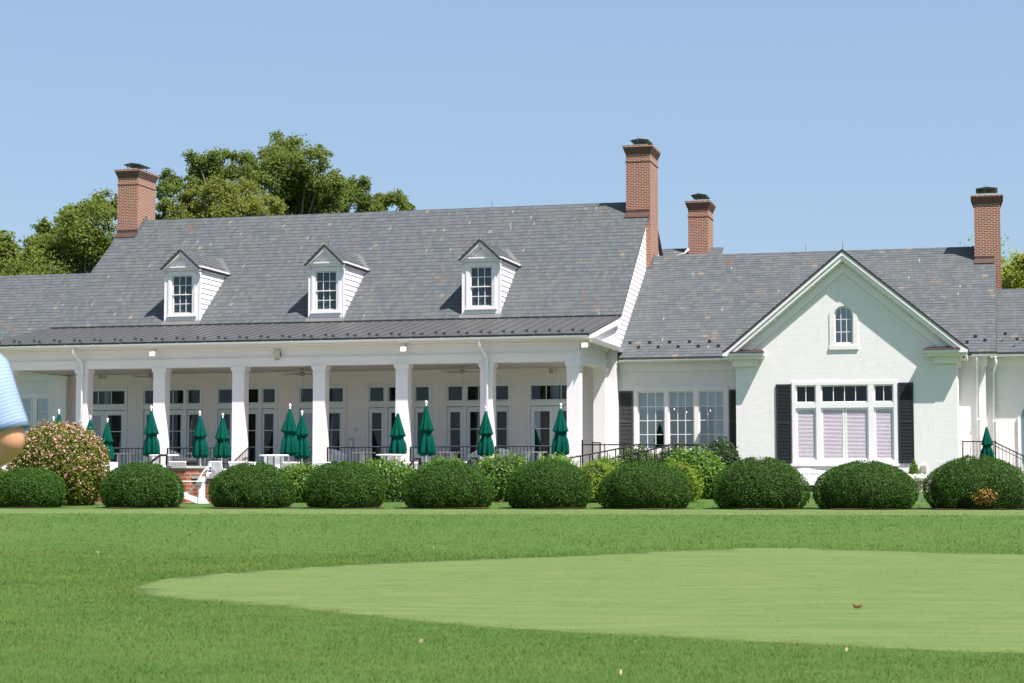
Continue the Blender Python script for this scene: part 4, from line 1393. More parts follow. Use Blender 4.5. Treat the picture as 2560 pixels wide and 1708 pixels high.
# ------------------------------------------------------------------ terrace, steps, low walls
TZ = 1.1
def poly_slab(name, mat, pts, z0, z1, kind='structure', label=None):
    mb = MB(); mb.prism([BW(x, y, z0) for x, y in pts], (0, 0, z1 - z0))
    o = mb.build(name, mat); tag(o, kind=kind, label=label); return o
poly_slab('terrace', 'paver', [(-24, -.46), (-24, -12.6), (-9.5, -13.5), (-6.9, -13.4), (-6.5, -11.5), (1.2, -10.6), (1.2, -.46)], .2, TZ)
for i in range(3):
    poly_slab('porch_step', 'paver', [(COLX[3] + .35, -.46 - .32 * i - .32), (COLX[4] - .35, -.46 - .32 * i - .32), (COLX[4] - .35, -.461 - .32 * i), (COLX[3] + .35, -.461 - .32 * i)], TZ + .002, FL - .125 * (i + 1))
# brick garden wall with coping and pier
def wpt(x, y, d): 
    p = at(x, y, d); X, Y = WB(p.x, p.y); return X, Y, p.z
XA, YA, _ = wpt(482, 1230, 53.1)
XB = wpt(640, 1230, 53.1)[0]
t = bthing('terrace_wall', XA, YA, .60, 'low red brick terrace wall with grey stone coping behind the white lawn chair', 'wall')
b = MB(); b.box(-.02, 2.2, 0, .30, 0, .77); b.build('brickwork', 'brick_big', t)
b = MB(); b.box(-.02, 2.25, -.05, .35, .772, .835); b.build('coping', 'stone', t, bevel=.008)
t = bthing('brick_pier', XA - .35, YA + .10, .60, 'taller red brick pier with stone cap at the left end of the terrace wall', 'pier')
b = MB()
o8 = [(-.45, 0), (-.2, -.25), (.2, -.25), (.45, 0), (.45, .6), (-.45, .6)]
b.prism([(x, y, 0) for x, y in o8], (0, 0, 1.06)); b.build('brickwork', 'brick_big', t)
b = MB(); b.prism([(x * 1.12, y * 1.12 - .02, 1.062) for x, y in o8], (0, 0, .065)); b.build('cap', 'stone', t)
t = bthing('terrace_wall', XA - 5.4, YA + .35, .60, 'stretch of red brick terrace wall running behind the round boxwood left of the pier', 'wall')
b = MB(); b.box(0, 4.55, 0, .30, 0, .77); b.build('brickwork', 'brick_big', t)
b = MB(); b.box(-.05, 4.52, -.05, .35, .772, .835); b.build('coping', 'stone', t, bevel=.008)

# ------------------------------------------------------------------ iron railings
def rail_section(X0, X1, Y, z0, label, group='black iron railings between the porch columns'):
    t = bthing('iron_railing', X0, Y, z0, label, 'railing', group)
    L = X1 - X0
    b = MB(); b.box(0, L, -.022, .022, .875, .905); b.build('top_rail', 'blackmetal', t)
    b = MB(); b.box(0, L, -.014, .014, .09, .115); b.build('bottom_rail', 'blackmetal', t)
    b = MB(); n = int(L / .125)
    for k in range(1, n): b.box(L * k / n - .0085, L * k / n + .0085, -.0085, .0085, .115, .875)
    b.build('picket', 'blackmetal', t)
    for x in (.0, L):
        b = MB(); b.box(x - .02 + (.02 if x == 0 else -.02), x + .02 + (.02 if x == 0 else -.02), -.02, .02, 0, .874); b.build('post', 'blackmetal', t)
for i, lb in ((0, 'black iron railing between the two leftmost porch columns'), (1, 'black iron railing right of the second porch column behind small umbrellas'), (2, 'black iron railing ending at the open porch steps'),
              (4, 'black iron railing right of the porch steps with white chairs behind'), (5, 'black iron railing in front of the second triple door from the right'), (6, 'black iron railing in the rightmost porch bay')):
    rail_section(COLX[i] + .24, COLX[i + 1] - .24, 0.02, FL, lb)
def stair_rail(x, label):
    t = bthing('stair_railing', x, -.2, 0, label, 'railing', 'sloping railings of the porch steps')
    a, c = Vector((0, 0, FL + .9)), Vector((-.05, -1.25, TZ + .86))
    b = MB(); b.tube([(0, .35, FL + .90), a, c, c + Vector((0, -.08, -.06))], .022, 8); b.build('hand_rail', 'blackmetal', t)
    b = MB()
    for k in range(1, 10):
        p = a.lerp(c, k / 10); b.box(p.x - .008, p.x + .008, p.y - .008, p.y + .008, max(TZ + .05, FL + .05 - (FL - TZ) * k / 10), p.z - .02)
    b.build('picket', 'blackmetal', t)
    b = MB(); b.box(c.x - .02, c.x + .02, c.y - .02, c.y + .02, TZ, c.z - .01); b.box(-.02, .02, -.02, .02, FL - .05, FL + .88); b.build('post', 'blackmetal', t)
stair_rail(COLX[3] + .42, 'sloping black stair railing beside the fourth porch column, left of the steps')
stair_rail(COLX[4] - .42, 'sloping black stair railing on the right side of the porch steps')

def pipe_rail(name, pts, r, posts, zg, label, cat='handrail', group=None, mids=()):
    o = pts[0]
    t = thing(name, (o.x, o.y, zg), 0, label, cat, group)
    loc = [p - Vector((o.x, o.y, zg)) for p in pts]
    b = MB(); b.tube(loc, r, 8); b.build('hand_rail', 'blackmetal', t)
    for m_ in mids:
        b = MB(); b.tube([p - Vector((0, 0, m_)) for p in loc[1:]], r * .7, 8); b.build('middle_rail', 'blackmetal', t)
    for q in posts:
        q = q - Vector((o.x, o.y, zg))
        b = MB(); b.bar((q.x, q.y, 0), (q.x, q.y, q.z - r * .5), .035); b.build('post', 'blackmetal', t)
    return t
dS = 55.0
pipe_rail('step_handrail', [at(1004, 1200, dS), at(1010, 1190, dS), at(1035, 1147, dS), at(1050, 1147, dS + .4), at(1050, 1165, dS + .4)], .034, [at(1034, 1148, dS), at(1050, 1148, dS + .4)], .8, 'short black pipe handrail rising from behind the third round boxwood from mid', 'handrail', 'handrails of the garden steps')
pipe_rail('step_handrail', [at(1156, 1185, dS), at(1163, 1168, dS), at(1177, 1146, dS), at(1192, 1146, dS + .4), at(1193, 1160, dS + .4)], .034, [at(1177, 1147, dS), at(1192, 1147, dS + .4)], .8, 'short black pipe handrail half sunk in the leafy shrub', 'handrail', 'handrails of the garden steps')
pipe_rail('step_handrail', [at(376, 1160, dS), at(381, 1153, dS), at(400, 1138, dS), at(417, 1138, dS + .4), at(416, 1162, dS + .4)], .034, [at(400, 1139, dS), at(417, 1139, dS + .4)], .8, 'short black pipe handrail before the white high table at left', 'handrail', 'handrails of the garden steps')
bpy.data.objects['step_handrail']['label'] = 'short black pipe handrail between two round boxwoods, leaning down to the left'
dR = 59.5
A_ = [(1424, 1156), (1425, 1145), (1436, 1143), (1520, 1127), (1598, 1111), (1603, 1112)]
PA = [at(x, y, dR + (x - 1424) / 176 * .9) for x, y in A_]
posts = [at(x, 1143 - (x - 1436) * .198, dR + (x - 1424) / 176 * .9) for x in (1451, 1474, 1497, 1518, 1539, 1559, 1577, 1597)]
pipe_rail('ramp_railing', PA, .024, posts, 1.0, 'black pipe railing climbing the ramp just right of the porch', 'railing', 'black pipe railings of the ramp')
B_ = [(1530, 1154), (1529, 1147), (1540, 1144), (1610, 1128), (1688, 1111), (1745, 1111), (1826, 1152), (1840, 1160)]
PB_ = [at(x, y, 58.3 + (x - 1530) / 300 * .8) for x, y in B_]
posts = [at(x, y, 58.3 + (x - 1530) / 300 * .8) for x, y in ((1554, 1141), (1576, 1136), (1594, 1132), (1616, 1127), (1636, 1123), (1655, 1119), (1672, 1115), (1689, 1111), (1745, 1111), (1780, 1129), (1815, 1147))]
pipe_rail('ramp_railing', PB_, .024, posts, 1.0, 'black pipe railing that levels off and drops again at the far end of the ramp', 'railing', 'black pipe railings of the ramp')
C_ = [(1454, 1112), (1600, 1112), (1765, 1114), (1830, 1150)]
PC_ = [at(x, y, 62.2) for x, y in C_]
pipe_rail('ramp_railing', PC_, .02, [at(x, 1112, 62.2) for x in (1455, 1512, 1560, 1640, 1700, 1765)], 1.0, 'level black pipe railing at the back of the ramp below the triple window', 'railing', 'black pipe railings of the ramp')
t = thing('ramp_gate', at(1456, 1150, 61.8), 0, 'short black iron gate panel behind the rightmost porch column', 'gate')
b = MB(); b.bar((0, 0, -.6), (0, 0, .66), .05); b.bar((.34, .3, -.6), (.34, .3, .60), .04); b.bar((.6, .3, -.6), (.6, .3, .58), .04); b.build('post', 'blackmetal', t)
b = MB()
for k in range(1, 8): b.bar((.34 + .26 * k / 8, .3, -.3), (.34 + .26 * k / 8, .3, .57), .014)
b.bar((.34, .3, .58), (.6, .3, .57), .03); b.build('panel', 'blackmetal', t)
# landing at far right
poly_slab('landing', 'paver', [(12.8, 2.6), (14.0, 2.6), (14.0, 5.0), (12.8, 5.0)], .3, 1.72)
for i in range(5):
    poly_slab('landing_step', 'paver', [(14.001 + .32 * i, 2.6), (14.32 + .32 * i, 2.6), (14.32 + .32 * i, 5.0), (14.001 + .32 * i, 5.0)], .3, 1.72 - .15 * (i + 1))
t = bthing('landing_railing', 12.85, 2.65, 1.72, 'black iron railing of the side door landing right of the gabled wing, sloping down steps', 'railing')
b = MB(); b.box(0, 1.1, -.02, .02, .90, .935); b.tube([(1.1, 0, .92), (1.15, 0, .86), (2.95, 0, -.06)], .02, 8); b.tube([(1.1, .0, .76), (2.95, 0, -.2)], .014, 6); b.build('hand_rail', 'blackmetal', t)
b = MB()
for k in range(1, 11): b.box(.11 * k - .008 - .05, .11 * k + .008 - .05, -.008, .008, .08, .90)
for k in range(1, 16):
    x = 1.1 + .115 * k; b.box(x - .008, x + .008, -.008, .008, .1 - .49 * (x - 1.1), .86 - .50 * (x - 1.1))
b.build('picket', 'blackmetal', t)
b = MB(); b.box(0, .035, -.02, .02, 0, .9); b.box(1.08, 1.12, -.022, .022, 0, .9); b.build('post', 'blackmetal', t)

# ------------------------------------------------------------------ umbrellas
def umbrella(seed):
    r_ = random.Random(seed)
    ph = r_.uniform(0, 6)
    t = thing('patio_umbrella', (0, 0, 0), 0, 'x', 'umbrella', 'closed green patio umbrellas')
    H = 2.74
    b = MB(); b.tube([(0, 0, .02), (0, 0, H - .12)], .025, 10); b.build('pole', 'white_fur', t)
    b = MB(); b.lathe([(.25, 0), (.25, .05), (.05, .07), (.04, .25), (.035, .25)], 20); b.build('base', 'cap', t)
    b = MB(); b.lathe([(.012, H - .14), (.028, H - .12), (.030, H - .10), (.016, H - .085), (.042, H - .06), (.046, H - .03), (.030, H + .005), (.008, H + .03)], 14); b.build('finial', 'white_fur', t)
    top, mid, bot = H - .14, H - .92 + r_.uniform(-.04, .04), H - 1.62 + r_.uniform(-.06, .05)
    tw = r_.uniform(-.5, .5)
    def fold_u(s, a):
        return 1 + .20 * s * math.cos(8 * a + ph + tw * s) + .07 * s * math.cos(16 * a + 2 * ph) + .05 * math.sin(3 * a + ph)
    wd = r_.uniform(1.04, 1.16)
    n = 64
    b = MB()
    pr = []
    for k in range(13):
        s = k / 12
        pr.append(((.032 + .178 * s ** .92) * wd, top - (top - mid) * s))
    b.lathe(pr, n, (0, 0, 0), 0, fold_u)
    V = b.v
    for k in range(n):        # scalloped hem
        i = 12 * n + k; a = 2 * math.pi * k / n
        x, y, z = V[i]; V[i] = (x, y, z + .030 * math.cos(8 * a + ph) - .02 * math.sin(2 * a + ph))
    b.build('canopy', 'fabric', t)
    b = MB()
    pr = []
    lx, ly = r_.uniform(-.02, .02), r_.uniform(-.02, .02)
    for k in range(13):
        s = k / 12
        rr = .135 + .055 * math.sin(s * 2.6) + .055 * s ** 2 - .02 * math.exp(-((s - .22) / .10) ** 2)
        pr.append((rr * wd, mid + .06 - (mid + .06 - bot) * s))
    def fold_l(s, a):
        return 1 + (.10 + .22 * s) * math.cos(8 * a + ph * 1.3 + 1.4 * s * tw) + .10 * math.cos(5 * a + ph + 2 * s) + .06 * math.cos(19 * a + ph)
    b.lathe(pr, n, (0, 0, 0), 0, fold_l)
    V = b.v
    for k in range(n):
        a = 2 * math.pi * k / n
        for row in (11, 12):
            i = row * n + k
            x, y, z = V[i]; V[i] = (x, y, z + (.05 * math.cos(8 * a + ph * 1.3) + .03 * math.sin(a * 2 + ph)) * (1 if row == 12 else .3))
    b.build('skirt', 'fabric', t)
    zt = mid + .06 - (mid + .06 - bot) * .22
    b = MB(); b.lathe([(.155 * wd, zt - .015), (.16 * wd, zt), (.155 * wd, zt + .015)], 24); b.build('tie', 'fabric', t)
    return t
um = [umbrella(s) for s in (3, 8, 15, 22, 31, 47, 52)]
UM = [  # px of finial top, y of finial top, terrace depth, label
    (135, 1041, 65.5, 'closed green umbrella showing only its tip above the blossoming shrub, far left'),
    (149, 1023, 63.5, 'closed green umbrella showing its top above the crown of the blossoming shrub'),
    (226, 1038, 66, 'closed green umbrella near the left downspout, partly behind blossoming shrub'),
    (267, 1045, 61.5, 'closed green umbrella at the right edge of the blossoming shrub'),
    (382, 1014, 60, 'closed green umbrella at the third porch column from the left above a high table'),
    (504, 1027, 63.5, 'closed green umbrella directly behind the white lawn chair'),
    (555, 1033, 64, 'closed green umbrella immediately left of the fourth porch column'),
    (722, 1009, 59.5, 'closed green umbrella, left one of the close pair beside a round high table'),
    (756, 1026, 61.5, 'closed green umbrella, the right of the close pair, touching the fifth porch column'),
    (995, 1021, 61, 'closed green umbrella overlapping the sixth porch column'),
    (1068, 1001, 58.5, 'tallest looking closed green umbrella, in front of doors between the sixth and seventh columns'),
    (1213, 1015, 60, 'closed green umbrella in front of the right downspout column'),
    (1398, 1008, 60.5, 'closed green umbrella in front of the rightmost porch doors'),
    (2468, 1058, 63.2, 'closed green umbrella behind the landing railing at the far right')]
for i, (x, y, d, lb) in enumerate(UM):
    p = at(x, y, d)
    zb = TZ if i < 13 else .95
    s = (p.z - zb) / 2.77
    if i == 13: zb = 1.15; s = (p.z - zb) / 2.77
    o = um[i % 7] if i < 7 else copy_tree(um[i % 7])
    o.location = (p.x, p.y, zb); o.rotation_euler = (R(random.uniform(-1.2, 1.2)), R(random.uniform(-1.4, 1.4)), i * 1.7); o.scale = (s, s, s)
    o['label'] = lb

# ------------------------------------------------------------------ furniture
def round_table(h, r, name, grp):
    t = thing(name, (0, 0, 0), 0, 'x', 'table', grp)
    b = MB(); b.lathe([(r - .02, h - .045), (r, h - .04), (r, h - .008), (r - .015, h)], 28); b.build('tabletop', 'white_fur', t)
    for k in range(4):
        a = math.pi / 4 + k * math.pi / 2; c, s = math.cos(a), math.sin(a)
        b = MB(); b.bar((c * r * .62, s * r * .62, 0), (c * r * .60, s * r * .60, h - .046), .15, .045, up=(c, s, 0)); b.build('leg', 'white_fur', t)
    b = MB(); b.bar((-r * .42, -r * .42, h * .32), (r * .42, r * .42, h * .32), .08, .03); b.bar((-r * .42, r * .42, h * .355), (r * .42, -r * .42, h * .355), .08, .03); b.build('stretcher', 'white_fur', t)
    return t
bt = round_table(.98, .46, 'high_table', 'white high tables on the terrace')
for i, (x, y, d, lb) in enumerate(((410, 1137, 58.5, 'round white high table under the umbrella at the third column'), (685, 1137, 58.5, 'round white high table left of the umbrella pair, legs in plain view'), (977, 1136, 58.5, 'round white high table just left of the sixth porch column'))):
    p = at(x, y, d); o = bt if i == 0 else copy_tree(bt)
    o.location = (p.x, p.y, p.z - .98); o.rotation_euler = (0, 0, .3 + i); o['label'] = lb
pt = round_table(.74, .48, 'porch_table', 'white round tables on the porch')
PT = [(313, 1129, 'white round table behind the railing, left end of the porch'), (497, 1129, 'white round table behind the railing, between the two small umbrellas'), (908, 1127, 'white round table behind the railing, right of the steps'), (1122, 1126, 'white round table behind the railing, left of the right downspout'), (1334, 1125, 'white round table behind the railing, rightmost porch bay')]
def barrel_chair():
    t = thing('barrel_chair', (0, 0, 0), 0, 'x', 'chair', 'white barrel chairs on the porch')
    b = MB(); n = 16
    def pt_(k, u, o):
        a = math.pi * (-.08 + 1.16 * k / n)
        rr = .30 + .05 * u + o
        h = .40 + u * (.22 + .24 * math.sin(math.pi * min(1, max(0, k / n))) ** 1.3)
        return (rr * math.cos(a), rr * math.sin(a), h)
    for k in range(n):
        for j in range(3):
            u0, u1 = j / 3, (j + 1) / 3
            b.poly([pt_(k, u0, .0), pt_(k, u1, .0), pt_(k + 1, u1, .0), pt_(k + 1, u0, .0)], smooth=True)
            b.poly([pt_(k, u0, .03), pt_(k + 1, u0, .03), pt_(k + 1, u1, .03), pt_(k, u1, .03)], smooth=True)
        b.poly([pt_(k, 1, 0), pt_(k, 1, .03), pt_(k + 1, 1, .03), pt_(k + 1, 1, 0)], smooth=True)
    b.build('backrest', 'white_fur', t)
    b = MB(); b.lathe([(.29, .36), (.31, .38), (.31, .42), (.29, .44)], 20); b.build('seat', 'white_fur', t)
    for x, y in ((-.22, -.2), (.22, -.2), (-.22, .22), (.22, .22)):
        b = MB(); b.bar((x * 1.15, y * 1.15, 0), (x, y, .37), .035); b.build('leg', 'white_fur', t)
    return t
bc = barrel_chair(); nbc = 0
for i, (x, y, lb) in enumerate(PT):
    q = onY(x, y, 1.5)
    o = pt if i == 0 else copy_tree(pt)
    o.location = BW(q.x, 1.5, FL); o.rotation_euler = (0, 0, i * .4); o['label'] = lb
    for sgn, w_ in ((-1, 'left'), (1, 'right')):
        o = bc if nbc == 0 else copy_tree(bc); nbc += 1
        o.location = BW(q.x + sgn * .82, 1.35 + .2 * sgn, FL); o.rotation_euler = (0, 0, -TH - sgn * R(62))
        o['label'] = 'white barrel chair %s of the porch table at the ' % w_ + ('left porch end', 'two small umbrellas', 'right of the steps', 'bay left of the right downspout', 'rightmost porch bay')[i]
def club_chair():
    t = thing('terrace_chair', (0, 0, 0), 0, 'x', 'chair', 'white slatted armchairs on the terrace')
    b = MB()
    for k in range(5): b.box(-.26, .26, -.28 + .11 * k, -.18 + .11 * k, .40, .425)
    b.box(-.28, .28, -.29, -.262, .33, .43); b.build('seat', 'white_fur', t)
    b = MB()
    for k in range(6):
        x = -.235 + .094 * k
        b.bar((x, .26, .42), (x, .40, .90), .075, .02)
    b.bar((-.28, .41, .88), (.28, .41, .88), .10, .03, up=(0, .28, 1)); b.build('backrest', 'white_fur', t)
    for s in (-1, 1):
        b = MB(); b.box(s * .36, s * .26, -.33, .36, .62, .645); b.build('armrest', 'white_fur', t)
        b = MB(); b.box(s * .30, s * .26, -.30, -.22, 0, .619); b.build('leg', 'white_fur', t)
        b = MB(); b.bar((s * .28, .30, 0), (s * .28, .30, .619), .04, .08); b.build('leg', 'white_fur', t)
    return t
cc = club_chair()
CCs = [(457, 1154, 56.3, 2.9, 'white terrace armchair with its back to the brick pier, in front of the covered grill'), (494, 1156, 57, -1.3, 'white terrace armchair seen sideways just left of the lawn chair back'),
       (563, 1160, 56, 2.4, 'white terrace armchair right of the lawn chair, back towards us'), (603, 1161, 57, 2.9, 'white terrace armchair peeping over the third boxwood on its left'),
       (655, 1154, 58, 1.2, 'white terrace armchair left of the high table with visible legs'), (736, 1151, 58.2, 3.0, 'white terrace armchair below the umbrella pair'),
       (820, 1152, 58.6, 2.8, 'white terrace armchair over the fourth boxwood crown'), (1018, 1149, 58.4, 3.4, 'white terrace armchair below the sixth porch column'), (1160, 1152, 58, 2.8, 'white terrace armchair above the leafy shrub right of the handrail'),
       (279, 1162, 58.5, .4, 'white terrace armchair at the right edge of the blossoming shrub')]
for i, (x, y, d, rz, lb) in enumerate(CCs):
    p = at(x, y, d); o = cc if i == 0 else copy_tree(cc)
    o.location = (p.x, p.y, TZ); o.rotation_euler = (0, 0, rz); o['label'] = lb; o.scale = (.92, .92, .87)
t = thing('side_table', at(528, 1183, 56.2), .3, 'low white square table between terrace armchairs', 'table')
t.location.z = TZ
b = MB(); b.box(-.4, .4, -.4, .4, .42, .46); b.build('tabletop', 'white_fur', t, bevel=.005)
for x in (-.34, .34):
    for y in (-.34, .34):
        b = MB(); b.box(x - .04, x + .04, y - .04, y + .04, 0, .419); b.build('leg', 'white_fur', t)
# covered grill
p = at(464, 1150, 58.5)
t = thing('covered_grill', (p.x, p.y, TZ), .1, 'black fabric covered grill behind the brick pier', 'grill')
b = MB()
for k, (w0, z0, w1, z1) in enumerate(((.34, .0, .36, .72), (.36, .72, .33, .84), (.33, .84, .22, .92))):
    for i in range(4):
        c = [(-1, -1), (1, -1), (1, 1), (-1, 1)]
        (a0, b0), (a1, b1) = c[i], c[(i + 1) % 4]
        b.poly([(a0 * w0 * 1.1, b0 * w0 * .8, z0), (a1 * w0 * 1.1, b1 * w0 * .8, z0), (a1 * w1 * 1.1, b1 * w1 * .8, z1), (a0 * w1 * 1.1, b0 * w1 * .8, z1)])
b.poly([(-.22 * 1.1, -.22 * .8, .92), (.22 * 1.1, -.22 * .8, .92), (.22 * 1.1, .22 * .8, .92), (-.22 * 1.1, .22 * .8, .92)])
b.build('cover', 'cover', t)
b = MB(); b.bar((-.40, -.31, .80), (.40, -.31, .80), .03); b.build('strap', 'cap', t)
p = at(553, 1160, 60)
t = thing('iron_chair', (p.x, p.y, TZ), 2.6, 'black iron chair with scrolled back near the small umbrellas', 'chair')
b = MB()
for s in (-1, 1): b.tube([(s * .2, .2, .45), (s * .21, .26, .75), (s * .12, .28, .88), (0, .28, .90)], .014, 6)
for s in (-1, 1): b.tube([(s * .03, .22, .47), (s * .10, .25, .62), (s * .02, .26, .76), (s * .09, .27, .84)], .011, 6)
b.build('backrest', 'blackmetal', t)
b = MB(); b.lathe([(.21, .435), (.22, .45), (.21, .465)], 18); b.build('seat', 'blackmetal', t)
for x, y in ((-.17, -.17), (.17, -.17), (-.17, .17), (.17, .17)):
    b = MB(); b.bar((x * 1.2, y * 1.2, 0), (x, y, .44), .022); b.build('leg', 'blackmetal', t)

# reclining lawn chair seen from its side, front to the left
p = at(493, 1258, 52.2)
t = thing('lawn_chair', (p.x, p.y, gz(p.x, p.y)), R(-84), 'white reclining wooden lawn chair on the grass in front of the brick terrace wall', 'chair')
# local: -Y is the front, +Y the back  (rotated so the front points left)
for s in (-1, 1):
    b = MB(); b.prism([(s * .28 - .017, -.66, .40), (s * .28 - .017, -.60, .42), (s * .28 - .017, -.30, .27), (s * .28 - .017, .06, .16), (s * .28 - .017, .22, .13), (s * .28 - .017, .32, .0), (s * .28 - .017, .02, .0), (s * .28 - .017, -.66, .28)], (.034, 0, 0)); b.build('side_rail', 'white_fur', t)
    b = MB(); b.prism([(s * .325 - .013, .05, 0), (s * .325 - .013, .20, 0), (s * .325 - .013, .19, .55), (s * .325 - .013, .24, .70), (s * .325 - .013, .21, .74), (s * .325 - .013, .07, .73)], (.026, 0, 0)); b.build('rear_leg', 'white_fur', t)
    b = MB(); b.box(s * .325 - .013, s * .325 + .013, -.62, -.50, 0, .59); b.build('leg', 'white_fur', t)
    b = MB(); b.box(s * .43, s * .27, -.72, .17, .60, .625); b.build('armrest', 'white_fur', t)
    b = MB(); b.prism([(s * .36 - .012, .03, .50), (s * .36 - .012, .14, .50), (s * .36 - .012, .16, .598), (s * .36 - .012, .0, .598)], (.024, 0, 0)); b.build('bracket', 'white_fur', t)
b = MB()
for k in range(5):
    y = -.62 + .10 * k; b.bar((-.3, y, .43 - .047 * k), (.3, y, .43 - .047 * k), .085, .02, up=(0, .45, 1))
b.build('seat', 'white_fur', t)
b = MB()
for k in range(5):
    x = -.22 + .11 * k; h = (.0, .03, .045, .03, .0)[k]
    q = [Vector((x, -.26, .24)), Vector((x, -.02, .56)), Vector((x * 1.08, .17, .86 + h)), Vector((x * 1.12, .26, .96 + h)), Vector((x * 1.15, .36, 1.03 + h))]
    for a, c in zip(q, q[1:]): b.bar(a, c, .10, .02, up=(0, 1, -.75))
b.bar((-.31, .13, .70), (.31, .13, .70), .08, .03); b.build('backrest', 'white_fur', t)

# bench, its plinth, planter
t = bthing('garden_bench', 9.10, 1.40, .95, 'long white slatted garden bench under the gabled wing triple window', 'bench')
b = MB()
b.prism([(-1.88, .22, .62)] + [(-1.88 + 3.76 * k / 24, .22, .70 + .10 * math.exp(-((k / 24 - .12) / .10) ** 2) + .10 * math.exp(-((k / 24 - .88) / .10) ** 2)) for k in range(25)] + [(1.88, .22, .62)], (0, .035, 0))
b.box(-1.88, 1.88, .22, .25, .36, .40)
for k in range(44):
    x = -1.82 + 3.64 * k / 43; b.box(x - .021, x + .021, .225, .245, .40, .62)
b.build('backrest', 'white_fur', t)
b = MB()
for k in range(5): b.box(-1.88, 1.88, -.30 + .10 * k, -.215 + .10 * k, .30, .325)
b.box(-1.88, 1.88, -.31, -.285, .22, .31); b.build('seat', 'white_fur', t)
for x in (-1.85, -.62, .62, 1.85):
    for y in (-.27, .20):
        b = MB(); b.box(x - .03, x + .03, y, y + .05, .0, .299); b.build('leg', 'white_fur', t)
for x in (-1.86, 1.86):
    b = MB(); b.box(x - .035, x + .035, -.32, .24, .52, .55); b.build('armrest', 'white_fur', t)
t = bthing('bench_plinth', 9.10, 1.55, .88, 'brown timber plinth behind and below the white garden bench', 'plinth')
b = MB(); b.box(-2.2, 2.2, -.10, .40, 0, .28); b.build('boards', 'brownbase', t); b = MB(); b.box(-2.25, 2.25, -.55, .41, -.1, .04); b.build('footing', 'stone', t)
pX = 11.40
t = bthing('planter', pX, .95, .90, 'carved cast stone planter trough at the right end of the bench', 'planter')
b = MB(); b.box(-.34, .34, -.26, .26, 0, .08); b.box(-.30, .30, -.22, .22, .08, .40); b.box(-.36, .36, -.28, .28, .40, .47); b.build('trough', 'caststone', t, bevel=.012)
b = MB()
for k in range(3):
    b.lathe([(.02, -.03), (.05, 0), (.02, .03)], 8, (-.18 + .18 * k, -.235, .24))
b.build('garland', 'caststone', t)

# ------------------------------------------------------------------ shrubs
def shape_pts(n, rx, ry, h, prof, seed, bump=.05):
    """random points on a shrub surface; prof(t)=relative radius at relative height t"""
    r_ = np.random.default_rng(seed)
    ts = np.linspace(0, 1, 80)
    pr = np.array([prof(t) for t in ts])
    ds = np.sqrt(np.gradient(pr * (rx + ry) / 2) ** 2 + np.gradient(ts * h) ** 2)
    wgt = np.maximum(pr, .03) * ds
    cdf = np.cumsum(wgt); cdf /= cdf[-1]
    t = np.interp(r_.uniform(0, 1, n), cdf, ts)
    a = r_.uniform(0, 2 * np.pi, n)
    pp = np.interp(t, ts, pr)
    ph = r_.uniform(0, 6.28, 6)
    b = 1 + bump * (np.sin(3 * a + ph[0] + 2 * t) * .5 + np.sin(5 * a + ph[1] - 4 * t) * .35 + np.sin(9 * a + 7 * t + ph[2]) * .3 + np.sin(16 * a + ph[3]) * np.sin(14 * t + ph[4]) * .35)
    x, y, z = rx * pp * b * np.cos(a), ry * pp * b * np.sin(a), h * t * (1 + bump * .5 * np.sin(4 * a + ph[5]))
    dp = np.interp(t, ts, np.gradient(pr, ts))
    nx, ny = np.cos(a) / rx, np.sin(a) / ry
    nz = -dp / h * 1.0
    N = unit(np.stack([nx, ny, np.clip(nz, -3, 12)], 1))
    return np.stack([x, y, z], 1), N, t, a
def dome(t):
    tm = .34
    if t < tm: return 1 - .20 * ((tm - t) / tm) ** 2.2
    return max(0.0, 1 - ((t - tm) / (1 - tm)) ** 2.3) ** .52
def round_(t):
    tm = .42
    if t < tm: return 1 - .30 * ((tm - t) / tm) ** 2
    return max(0.0, 1 - ((t - tm) / (1 - tm)) ** 2) ** .5
def cone(t): return max(.02, (1 - t) ** .8) * (1 - .15 * max(0, .1 - t) / .1)
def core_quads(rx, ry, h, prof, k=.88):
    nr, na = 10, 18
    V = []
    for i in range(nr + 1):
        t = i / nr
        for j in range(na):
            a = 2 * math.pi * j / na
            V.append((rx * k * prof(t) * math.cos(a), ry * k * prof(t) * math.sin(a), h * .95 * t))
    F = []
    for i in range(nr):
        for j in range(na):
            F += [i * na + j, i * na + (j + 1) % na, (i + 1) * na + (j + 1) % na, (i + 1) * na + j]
    return np.array(V), np.array(F)
